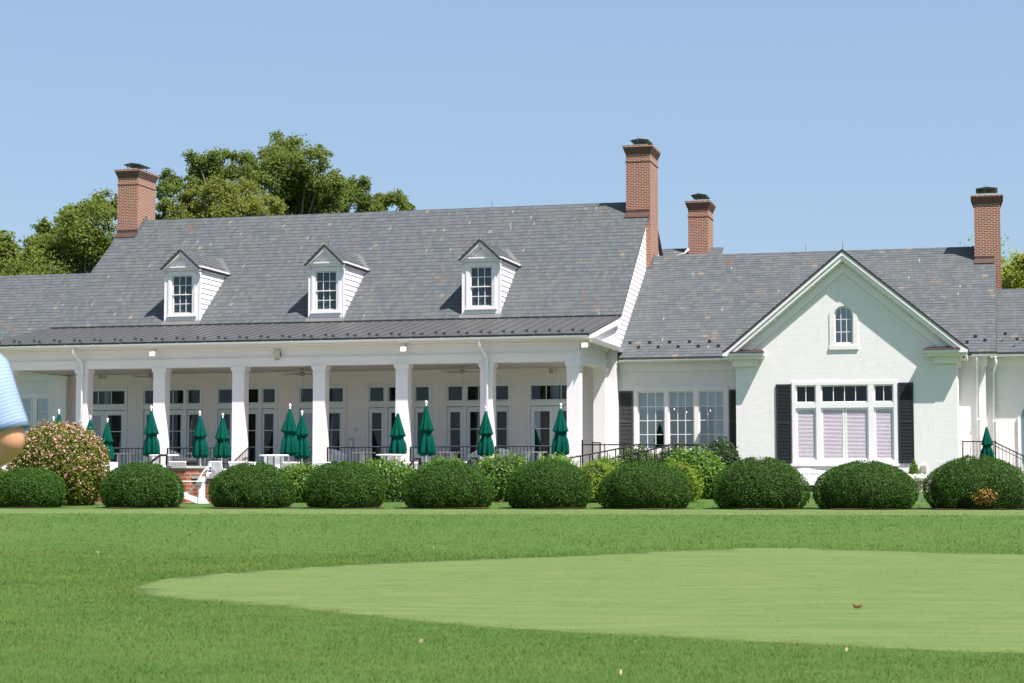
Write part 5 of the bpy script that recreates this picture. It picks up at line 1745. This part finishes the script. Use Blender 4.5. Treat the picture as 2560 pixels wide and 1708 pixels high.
def shrub(name, loc, rx, ry, h, n, size, mat, prof, label, cat, group=None, bump=.05, depth=.06, jitter=.6, aspect=.55, hole=None, seed=1, core=.88, sprays=0, up=0.0, rz=0.0):
    t = thing(name, loc, rz, label, cat, group)
    P, N, tt, aa = shape_pts(n, rx, ry, h, prof, seed, bump)
    P = P - N * rng.exponential(depth, n)[:, None] * .7 + N * rng.normal(0, .012, n)[:, None]
    if sprays:
        # longer shoots that break the outline
        k = rng.integers(0, n, sprays)
        base, dr = P[k], unit(N[k] + rng.normal(0, .4, (sprays, 3)) + [0, 0, .5])
        m = 7
        ln = rng.uniform(.05, .20, sprays)
        Q = (base[:, None] + dr[:, None] * (np.linspace(.1, 1, m)[None, :, None] * ln[:, None, None])).reshape(-1, 3) + rng.normal(0, size * .3, (sprays * m, 3))
        P = np.concatenate([P, Q]); N = np.concatenate([N, np.repeat(dr, m, 0)])
    if hole is not None:
        keep = hole(P); P, N = P[keep], N[keep]
    NN = N + np.array([0, 0, up])
    V, I = leaf_quads(P, NN, size, aspect, jitter)
    V[:, 2] = np.maximum(V[:, 2], .01)
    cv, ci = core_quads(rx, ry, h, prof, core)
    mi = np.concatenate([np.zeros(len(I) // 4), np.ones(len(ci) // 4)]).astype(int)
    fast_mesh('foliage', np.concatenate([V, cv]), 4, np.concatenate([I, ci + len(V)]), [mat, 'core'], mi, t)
    b = MB()
    for k in range(5):
        a = k * 1.3; b.tube([(.04 * math.cos(a), .04 * math.sin(a), -.05), (rx * .25 * math.cos(a), ry * .25 * math.sin(a), h * .35), (rx * .5 * math.cos(a), ry * .5 * math.sin(a), h * .7)], [.03, .02, .008], 6)
    b.build('stem', 'stem', t)
    return t, P, N

BX = [(-14, 168, 1164), (252, 460, 1153), (526, 742, 1154), (758, 965, 1150), (1003, 1236, 1151), (1265, 1480, 1147), (1495, 1735, 1150), (1777, 2018, 1141), (2031, 2292, 1149), (2307, 2572, 1137)]
BL = ['round clipped boxwood in front of the blossoming shrub', 'round clipped boxwood left of the white lawn chair', 'round clipped boxwood right of the white lawn chair', 'round clipped boxwood below the fifth porch column',
      'wide round clipped boxwood below the tall umbrella at the garden handrail', 'round clipped boxwood below the rightmost porch umbrella', 'round clipped boxwood below the ramp railings, golden conifers at both sides',
      'large round clipped boxwood at the left end of the garden bench', 'wide low clipped boxwood in the middle of the garden bench', 'round clipped boxwood with a scorched orange patch at the far right']
mul = MB()
for i, ((xa_, xb_, yt), lb) in enumerate(zip(BX, BL)):
    xc = (xa_ + xb_) / 2
    d = 46.8 - (xc - 79) / 2354 * 3.6
    x = (xc - 1280) / FPX * d
    rx = (xb_ - xa_) / 2 / FPX * d * .965
    g0 = gz(x, d)
    h = EYE + (1203 - yt) / FPX * d - g0
    hole = None
    if i == 9:
        hx = (2385 - 1280) / FPX * d - x
        hole = lambda P, hx=hx, rx=rx: ~((np.abs(P[:, 0] - hx) < .17) & (P[:, 2] < .30 - .5 * np.abs(P[:, 0] - hx)) & (P[:, 1] < 0))
    random.seed(i)
    t, P, N = shrub('boxwood', (x, d, g0 - .02), rx * 1.02, rx * .95, h * .98, 21000, .040, 'box_leaf', dome, lb, 'bush', 'clipped boxwoods along the top of the bank', .045 + .035 * ((i * 7) % 5) / 4, .045, .8, .6, hole, 100 + i, rz=random.uniform(-.2, .2) if i != 9 else 0)
    if i == 9:
        cxp = (2430 - 1280) / FPX * d - x; czp = EYE + (1203 - 1237) / FPX * d - g0
        k = (np.hypot((P[:, 0] - cxp) / .30, (P[:, 2] - czp) / .20) < rng.uniform(.4, 1.1, len(P))) & (P[:, 1] < 0)
        Q = P[k][:900]
        V, I = leaf_quads(Q + N[k][:900] * .02, N[k][:900], .055, .4, .9)
        fast_mesh('scorched_leaves', V, 4, I, 'scorched', None, t)
    n = 26
    q = []
    for k in range(n):
        a = 2 * math.pi * k / n; rr = 1.0 + .16 * math.sin(3 * a + i) + .10 * math.sin(7 * a + 2 * i)
        q.append((x + rx * 1.02 * rr * math.cos(a), d + rx * 1.05 * rr * math.sin(a)))
    mul.poly([(a, b, gz(a, b) + .022) for a, b in q])
o = mul.build('mulch', 'mulch'); tag(o, kind='stuff', label='brown bark mulch around the feet of the boxwoods')

# blossoming abelia
d = 49.5; x = (148 - 1280) / FPX * d; g0 = gz(x, d); h = EYE + (1203 - 1058) / FPX * d - g0
t, P, N = shrub('blossoming_shrub', (x, d, g0 - .02), 1.30, 1.2, h, 17000, .07, 'abelia_leaf', round_, 'big domed shrub covered in pale pink blossom beside the person', 'bush', None, .06, .07, .8, .5, None, 31, .88, 160, .2)
sel = rng.uniform(0, 1, len(P)) < np.clip(.012 + .155 * (P[:, 2] / h) ** 1.3, 0, .4) * (np.sin(P[:, 0] * 9 + 2 * np.sin(P[:, 2] * 8)) * np.sin(P[:, 2] * 10 + P[:, 1] * 7) > -.35)
Q = P[sel] + N[sel] * .03
Q = np.repeat(Q, 3, 0) + rng.normal(0, .028, (len(Q) * 3, 3)); NQ = np.repeat(N[sel], 3, 0)
V, I = leaf_quads(Q, NQ, .052, .8, .9)
fast_mesh('blossom', V, 4, I, 'abelia_flower', None, t)
d = 50.5; x = (-10 - 1280) / FPX * d
shrub('low_shrub', (x, d, gz(x, d) - .02), .62, .7, 1.0, 5000, .07, 'abelia_leaf', round_, 'small yellow green shrub low at the left frame edge behind the person', 'bush', None, .08, .07, .8, .5, None, 33, .85, 60, .2)

HS = [('leafy_shrub', 757, 78, 1155, 1262, 54.0, 'hedge_leaf', round_, .085, 'bright leafy shrub in the gap between the third and fourth boxwoods', 40),
      ('leafy_shrub', 955, 95, 1143, 1262, 54.5, 'hedge_leaf', round_, .085, 'bright leafy shrub left of the black garden handrail', 41),
      ('leafy_shrub', 1115, 85, 1139, 1262, 55.4, 'hedge_leaf', round_, .085, 'bright leafy shrub between the two black garden handrails', 44),
      ('leafy_shrub', 1262, 95, 1130, 1263, 54.0, 'hedge_leaf', round_, .085, 'tall bright leafy shrub rising between the fifth and sixth boxwoods', 42),
      ('leafy_shrub', 1390, 70, 1134, 1262, 55.5, 'hedge_leaf', round_, .085, 'bright leafy shrub at the foot of the rightmost porch column', 43),
      ('rounded_shrub', 1735, 84, 1118, 1232, 56.0, 'hedge_leaf', round_, .10, 'rounded light green shrub under the end of the ramp railing', 45),
      ('low_shrub', 1512, 62, 1138, 1240, 57.8, 'hedge_leaf', round_, .075, 'low light green shrub behind the ramp railing next to the porch column', 46),
      ('golden_conifer', 1490, 70, 1150, 1246, 53.0, 'juniper', round_, .075, 'golden green conifer between the sixth and seventh boxwoods', 47),
      ('golden_conifer', 1690, 62, 1150, 1246, 52.6, 'juniper', round_, .075, 'golden green conifer on the right shoulder of the seventh boxwood', 48),
      ('window_shrub', 1590, 62, 1109, 1215, 61.6, 'win_leaf', round_, .07, 'loose mottled shrub under the left half of the triple window', 49),
      ('window_shrub', 1690, 70, 1107, 1215, 61.6, 'win_leaf', round_, .07, 'loose mottled shrub under the right half of the triple window', 50),
      ('dark_shrub', 1803, 50, 1095, 1210, 61.4, 'dark_leaf', round_, .09, 'dark glossy shrub with loose shoots against the right black shutter', 51)]
for (nm, xc, hw, yt, yb_, d, mat, pf, sz, lb, sd) in HS:
    x = (xc - 1280) / FPX * d; g0 = gz(x, d)
    h = EYE + (1203 - yt) / FPX * d - g0; rx = hw / FPX * d
    con = nm == 'golden_conifer'
    shrub(nm, (x, d, g0 - .02), rx, min(rx, .95), h * .96, 5200 if con else 4200, sz, mat, pf, lb, 'conifer' if con else 'bush', None, .10, .10, .9 if not con else .35, .28 if con else .5, None, sd, .80, 170 if not con else 260, 1.2 if con else .25)
t, P, N = shrub('cone_topiary', BW(pX - .08, .95, 1.33), .24, .24, .72, 2600, .05, 'hedge_leaf', cone, 'small clipped cone topiary growing in the stone planter', 'topiary', None, .03, .03, .7, .55, None, 61, .8)
t = thing('white_petunias', BW(pX, .95, 1.36), -TH, 'white flowering petunias spilling over the stone planter rim', 'flowers')
Q = np.stack([rng.uniform(-.36, .36, 160), rng.uniform(-.30, -.1, 160), rng.uniform(.0, .16, 160)], 1)
V, I = leaf_quads(Q, np.tile([0, -1, .6], (160, 1)), .075, .9, .6); fast_mesh('bloom', V, 4, I, 'white_flower', None, t)
Q = np.stack([rng.uniform(-.40, .42, 420), rng.uniform(-.30, .25, 420), rng.uniform(-.06, .12, 420)], 1)
V, I = leaf_quads(Q, np.tile([0, -.3, .8], (420, 1)), .06, .5, .8); fast_mesh('foliage', V, 4, I, 'hedge_leaf', None, t)
def flower(name, x, y, d, mat, label, n=16, hh=.25):
    p = at(x, y, d); g0 = gz(p.x, d)
    t = thing(name, (p.x, d, g0), 0, label, 'flowers')
    Q = np.stack([rng.normal(0, .10, n), rng.normal(0, .06, n), rng.uniform(hh * .4, hh, n)], 1)
    V, I = leaf_quads(Q, np.tile([0, -1, .6], (n, 1)), .032, .7, .7); fast_mesh('bloom', V, 4, I, mat, None, t)
    Q = np.stack([rng.normal(0, .12, n * 3), rng.normal(0, .08, n * 3), rng.uniform(0, hh * .7, n * 3)], 1)
    V, I = leaf_quads(Q, np.tile([0, -.3, .4], (n * 3, 1)), .06, .25, .8); fast_mesh('foliage', V, 4, I, 'hedge_leaf', None, t)
flower('purple_salvia', 990, 1262, 47, 'purple_flower', 'small purple flowered plant in the gap left of the fifth boxwood')
flower('blue_salvia', 2298, 1258, 44.5, 'purple_flower', 'small violet blue flowered plant in the gap before the last boxwood', 26, .36)
flower('red_flowers', 1250, 1264, 47, 'red_flower', 'tiny red flowered plant between the fifth and sixth boxwoods', 9, .22)
flower('leafy_seedling', 1752, 1266, 45.5, 'abelia_leaf', 'low sprawling seedlings left of the eighth boxwood', 20, .18)

# ------------------------------------------------------------------ trees behind the house
def tree(name, blobs, d, mat, leaf, per, label, trunk_x, cat='tree', r0=.35, seed=5, zmin=5.0, gap=.35):
    """blobs: (px x, px y, px radius[, depth offset])"""
    r_ = np.random.default_rng(seed)
    tx = (trunk_x - 1280) / FPX * d
    t = thing(name, (tx, d, .6), 0, label, cat, 'trees behind the clubhouse')
    B_, Rr = [], []
    for q in blobs:
        dd = d + (q[3] if len(q) > 3 else r_.uniform(-2.2, 2.2))
        p = at(q[0], q[1], dd); B_.append((p.x - tx, dd - d, p.z - .6)); Rr.append(q[2] / FPX * dd)
    # lower crown hidden by the roofs
    zl_ = min(b[2] for b in B_); xs_ = [b[0] for b in B_]
    for k in range(6):
        B_.append((r_.uniform(min(xs_), max(xs_)), r_.uniform(-2.5, 2.5), r_.uniform(zmin, max(zmin + .5, zl_)))); Rr.append(r_.uniform(1.2, 1.9))
    Pn, Nn = [], []
    for (b, rr) in zip(B_, Rr):
        rr = rr * 1.5
        # each limb end carries smaller sprays of leaves
        m = max(10, int(11 * (rr / 1.0) ** 1.5))
        dirs = unit(r_.normal(0, 1, (m, 3)) + [0, -.25, .15])
        cen = np.array(b) + dirs * (rr * r_.uniform(.25, .92, m))[:, None] * [1, 1, .9]
        for c in cen:
            sr = rr * r_.uniform(.28, .62)
            k = int(per * r_.uniform(.5, 1.3) * min(1.6, (sr / .35) ** 1.3))
            v = unit(r_.normal(0, 1, (k, 3)))
            q = c + v * (sr * r_.uniform(.2, 1.15, k) )[:, None] * [1, 1, .75]
            Pn.append(q); Nn.append(unit(v * .5 + [.3, -.4, .7]))
    P = np.concatenate(Pn); N = np.concatenate(Nn)
    V, I = leaf_quads(P, N, leaf, .6, .6)
    fast_mesh('crown', V, 4, I, mat, None, t)
    b = MB()
    zt = max(zmin, np.median([q[2] for q in B_]) * .55)
    b.tube([(0, 0, -.7), (.05, 0, zt * .4), (.0, .1, zt * .75), (.1, 0, zt)], [r0 * 1.3, r0, r0 * .8, r0 * .6], 10)
    b.build('trunk', 'bark', t)
    l = MB()
    for (q, rr) in zip(B_, Rr):
        q = Vector(q); s = Vector((.1, 0, zt * r_.uniform(.7, 1.0))); m1 = s.lerp(q, .5) + Vector((0, 0, -.12 * (q - s).length * .5)); m1.x += r_.uniform(-.4, .4)
        l.tube([s, m1, q, q + Vector((r_.uniform(-.6, .6) * rr, 0, .7 * rr))], [r0 * .20, r0 * .12, r0 * .06, .012], 6)
    l.build('limb', 'bark', t)
    return t
K = 1.0894
D_ = lambda L: [(a * K, b * K, c * K, *r) for a, b, c, *r in L]
oak = D_([(650, 335, 26), (685, 345, 30), (620, 360, 24), (650, 375, 38), (705, 375, 30), (735, 355, 16), (690, 415, 40), (640, 420, 40), (730, 425, 26), (605, 395, 28), (665, 455, 38),
          (455, 368, 22), (490, 372, 24), (530, 372, 26), (565, 375, 24), (580, 400, 28), (545, 402, 26), (505, 400, 22), (460, 395, 18), (440, 420, 14), (475, 420, 24),
          (390, 415, 18), (375, 440, 16), (408, 432, 20), (380, 470, 18), (372, 500, 20),
          (775, 415, 22), (745, 445, 30), (800, 430, 26), (830, 425, 18), (780, 462, 34), (830, 462, 26), (720, 470, 36), (870, 468, 18), (895, 460, 20), (920, 466, 20), (938, 478, 12), (760, 490, 40), (860, 485, 24), (690, 490, 40)])
tree('broad_oak', oak, 108, 'oak_leaf', .17, 115, 'tall dark green tree rising highest behind the roof ridge', 690, r0=.55, seed=5)
olive = D_([(450, 455, 26), (490, 445, 28), (530, 440, 30), (570, 445, 28), (600, 462, 26), (625, 480, 26), (430, 475, 24), (410, 490, 24), (470, 480, 34), (520, 478, 36), (570, 480, 34), (610, 500, 30), (540, 505, 36), (450, 505, 34), (640, 470, 14)])
tree('olive_green_tree', olive, 99, 'birch_leaf', .15, 110, 'lighter olive green tree standing before the tall dark tree', 520, r0=.3, seed=6)
left = D_([(260, 465, 20), (235, 462, 18), (210, 480, 24), (245, 495, 34), (180, 492, 22), (160, 500, 20), (200, 520, 40), (140, 530, 28), (110, 545, 26), (170, 555, 44), (85, 560, 24), (95, 590, 32), (230, 560, 44), (130, 600, 44), (190, 610, 46), (65, 590, 20), (80, 615, 26), (245, 600, 30), (100, 520, 14), (140, 510, 14)])
tree('lime_green_tree', left, 96, 'left_leaf', .155, 110, 'broad lime green tree left of the leftmost chimney', 165, r0=.35, seed=7)
fl_ = D_([(10, 575, 26), (30, 600, 26), (5, 610, 34), (40, 625, 26), (-25, 580, 34), (-40, 620, 40), (20, 560, 12)])
tree('small_green_tree', fl_, 100, 'left_leaf', .22, 150, 'smaller green tree cut by the left frame edge above the left roof', 0, r0=.25, seed=8)
rt = D_([(2318, 612, 16), (2340, 600, 20), (2325, 640, 24), (2350, 630, 26), (2380, 610, 34), (2400, 650, 40), (2330, 665, 22), (2365, 665, 34)])
tree('yellow_green_tree', rt, 92, 'right_leaf', .14, 110, 'yellow green tree behind the far right chimney', 2365, r0=.25, seed=9, zmin=4.0)

# ------------------------------------------------------------------ fallen leaves
def fallen(x, y, mat, s, label, group=None, rz=0.0):
    r = ray(x, y); k = -EYE / r.z; px_, py_ = r.x * k, r.y * k
    for _ in range(8):
        z = gz(px_, py_); k = (z + .02 - EYE) / r.z; px_, py_ = r.x * k, r.y * k
    b = MB(); n = 6
    up_ = [(-s + 2 * s * i / n, s * .38 * math.sin(math.pi * i / n), s * .35 * (2 * i / n - 1) ** 2 + .004) for i in range(n + 1)]
    lo = [(-s + 2 * s * i / n, -s * .38 * math.sin(math.pi * i / n), s * .35 * (2 * i / n - 1) ** 2 + .03) for i in range(n + 1)]
    mid_ = [(-s + 2 * s * i / n, 0, s * .3 * (2 * i / n - 1) ** 2) for i in range(n + 1)]
    for i in range(n):
        b.poly([mid_[i], mid_[i + 1], up_[i + 1], up_[i]]); b.poly([lo[i], lo[i + 1], mid_[i + 1], mid_[i]])
    o = b.build('fallen_leaf', mat)
    inside = bool(in_green(px_, py_))
    o.location = (px_, py_, gz(px_, py_) + (.015 if inside else .03)); o.rotation_euler = (random.uniform(-.4, .4), random.uniform(-.4, .4), rz)
    tag(o, label, 'leaf', group)
fallen(2145, 1520, 'dry_leaf', .055, 'curled brown leaf lying on the right part of the putting green', None, .2)
for (x, y) in ((1093, 1566), (1052, 1610), (1186, 1565), (245, 1384), (1085, 1380), (344, 1657), (703, 1635), (1552, 1690), (2114, 1632), (1530, 1310)):
    fallen(x, y, 'straw', random.uniform(.008, .015), 'tiny straw coloured leaf scattered on the lawn', 'pale leaves scattered on the lawn', random.uniform(0, 3))

# ------------------------------------------------------------------ person at the left edge
def skin(name, nodes, edges, mat, parent, levels=2, root=0):
    me = bpy.data.meshes.new(name)
    me.from_pydata([n[0] for n in nodes], edges, [])
    me.materials.append(M[mat])
    o = bpy.data.objects.new(name, me); COL.objects.link(o)
    if parent is not None: o.parent = parent
    sk = o.modifiers.new('skin', 'SKIN')
    for i, v in enumerate(me.skin_vertices[0].data):
        r = nodes[i][1]; v.radius = r if isinstance(r, tuple) else (r, r); v.use_root = (i == root)
    sk.use_smooth_shade = True
    ss = o.modifiers.new('sub', 'SUBSURF'); ss.levels = levels; ss.render_levels = levels
    return o
px_, py_ = -1.86, 5.95
g0 = gz(px_, py_)
dz = .25 - g0
pr = thing('person', (px_, py_, g0), 0, 'person in a blue striped polo shirt facing the clubhouse, bent elbow showing', 'person')
N_ = [((0, 0, .96), (.15, .11)), ((0, .0, 1.15), (.14, .105)), ((0, -.01, 1.36), (.16, .11)), ((0, -.01, 1.50), (.07, .06)), ((0, 0, 1.575), (.058, .058)), ((0, .015, 1.66), (.075, .088)), ((0, .015, 1.745), (.078, .092)), ((0, .005, 1.80), (.05, .06)),
      ((.19, -.01, 1.455), .06), ((.290, -.045, 1.160), .056), ((.16, .16, 1.115), .036), ((.06, .27, 1.10), .026), ((.03, .32, 1.095), (.022, .036)),
      ((-.19, -.01, 1.455), .06), ((-.290, -.045, 1.160), .056), ((-.16, .16, 1.105), .036), ((-.06, .27, 1.09), .026), ((-.03, .32, 1.085), (.022, .036)),
      ((.10, 0, .88), .10), ((.11, .02, .50), .062), ((.115, -.01, .10), .042), ((.12, .12, .035), .04), ((-.10, 0, .88), .10), ((-.11, .02, .50), .062), ((-.115, -.01, .10), .042), ((-.12, .12, .035), .04),
      ((0, .115, 1.67), .016), ((.082, .0, 1.675), (.012, .026)), ((-.082, .0, 1.675), (.012, .026))]
E_ = [(0, 1), (1, 2), (2, 3), (3, 4), (4, 5), (5, 6), (6, 7), (2, 8), (8, 9), (9, 10), (10, 11), (11, 12), (2, 13), (13, 14), (14, 15), (15, 16), (16, 17), (0, 18), (18, 19), (19, 20), (20, 21), (0, 22), (22, 23), (23, 24), (24, 25), (5, 26), (5, 27), (5, 28)]
for s, w_ in ((1, 12), (-1, 17)):
    wp = Vector(N_[w_][0])
    for k, (dx, dzz, L) in enumerate(((.0, .032, .075), (.0, .012, .085), (.0, -.010, .08), (.0, -.030, .065))):
        i = len(N_)
        a = wp + Vector((-s * .02, .035, dzz)); b_ = wp + Vector((-s * .055, .05, dzz)); c_ = wp + Vector((-s * .07, .02, dzz))
        N_ += [(tuple(a), .0095), (tuple(b_), .0085), (tuple(c_), .0075)]; E_ += [(w_, i), (i, i + 1), (i + 1, i + 2)]
    i = len(N_); N_ += [(tuple(wp + Vector((s * .005, .015, .045))), .010), (tuple(wp + Vector((-s * .02, .035, .06))), .009)]; E_ += [(w_, i), (i, i + 1)]
skin('body', N_, E_, 'skin', pr)
def loft(mb, rings, n=22, caps=(True, True), m=0):
    """rings = (centre, half width, half depth); elliptical cross sections perpendicular to the path"""
    ids = []
    for i, (c, rx, ry) in enumerate(rings):
        c = Vector(c)
        d = (Vector(rings[min(i + 1, len(rings) - 1)][0]) - Vector(rings[max(i - 1, 0)][0])).normalized()
        sx_ = (Vector((1, 0, 0)) - d * d.x)
        sx_ = sx_.normalized() if sx_.length > .2 else Vector((0, 1, 0)).cross(d).normalized()
        sy_ = d.cross(sx_)
        i0 = len(mb.v)
        for k in range(n):
            a_ = 2 * math.pi * k / n
            w_ = 1 + .012 * math.sin(3 * a_ + i * 1.3) + .010 * math.sin(7 * a_ - i)
            mb.v.append(tuple(c + sx_ * rx * w_ * math.cos(a_) + sy_ * ry * w_ * math.sin(a_)))
        ids.append(i0)
    for p_, q_ in zip(ids, ids[1:]):
        for k in range(n):
            mb.f.append((p_ + k, p_ + (k + 1) % n, q_ + (k + 1) % n, q_ + k)); mb.mi.append(m); mb.uv.append(None); mb.sm.append(True)
    for e_, on in ((0, caps[0]), (-1, caps[1])):
        if on:
            f_ = tuple(ids[e_] + k for k in range(n))
            mb.f.append(f_[::-1] if e_ == 0 else f_); mb.mi.append(m); mb.uv.append(None); mb.sm.append(False)
b = MB()
loft(b, [((0, .0, .86), .192, .150), ((0, .0, .93), .188, .148), ((0, .0, 1.04), .176, .138), ((0, -.005, 1.16), .178, .136), ((0, -.01, 1.28), .192, .138), ((0, -.012, 1.38), .204, .134), ((0, -.012, 1.45), .185, .118), ((0, -.010, 1.495), .135, .096), ((0, -.005, 1.525), .075, .072)])
for s in (1, -1):
    loft(b, [((s * .06, -.012, 1.455), .062, .075), ((s * .15, -.012, 1.450), .068, .078), ((s * .203, -.014, 1.400), .066, .076), ((s * .236, -.018, 1.30), .068, .074), ((s * .262, -.024, 1.225), .072, .072), ((s * .2685, -.0255, 1.203), .0725, .0725), ((s * .2688, -.0255, 1.2025), .066, .066), ((s * .262, -.024, 1.225), .064, .064)], caps=(True, False))
b.build('polo_shirt', 'polo', pr)
b = MB(); loft(b, [((0, -.005, 1.50), .085, .082), ((0, -.002, 1.535), .076, .074), ((0, -.002, 1.538), .068, .066)], caps=(False, False)); b.build('collar', 'polo', pr)
b = MB()
loft(b, [((0, .0, 1.0), .172, .132), ((0, .0, .93), .178, .138), ((0, -.005, .86), .184, .145), ((0, -.005, .79), .186, .145), ((0, .0, .755), .15, .11)])
for s in (1, -1):
    loft(b, [((s * .09, -.004, .86), .095, .135), ((s * .098, .0, .74), .096, .115), ((s * .105, .012, .60), .084, .096), ((s * .108, .018, .48), .074, .082), ((s * .11, .005, .30), .068, .076), ((s * .113, -.006, .12), .066, .078), ((s * .114, .0, .055), .068, .085)])
b.build('trousers', 'trouser', pr)
b = MB(); loft(b, [((0, .0, .985), .177, .138), ((0, .0, 1.015), .177, .138)]); b.build('belt', 'cover', pr)
for s in (-1, 1):
    b = MB(); loft(b, [((s * .113, -.085, .045), .030, .040), ((s * .114, -.06, .05), .044, .048), ((s * .118, .03, .045), .047, .044), ((s * .124, .11, .036), .050, .034), ((s * .127, .17, .028), .040, .024), ((s * .127, .195, .024), .018, .012)]); b.build('shoe', 'shoe', pr)
b = MB()
loft(b, [((0, -.065, 1.605), .050, .030), ((0, -.050, 1.66), .076, .062), ((0, -.030, 1.72), .085, .085), ((0, -.010, 1.775), .083, .095), ((0, .0, 1.815), .064, .078), ((0, .0, 1.838), .03, .04)]); b.build('hair', 'hair', pr)
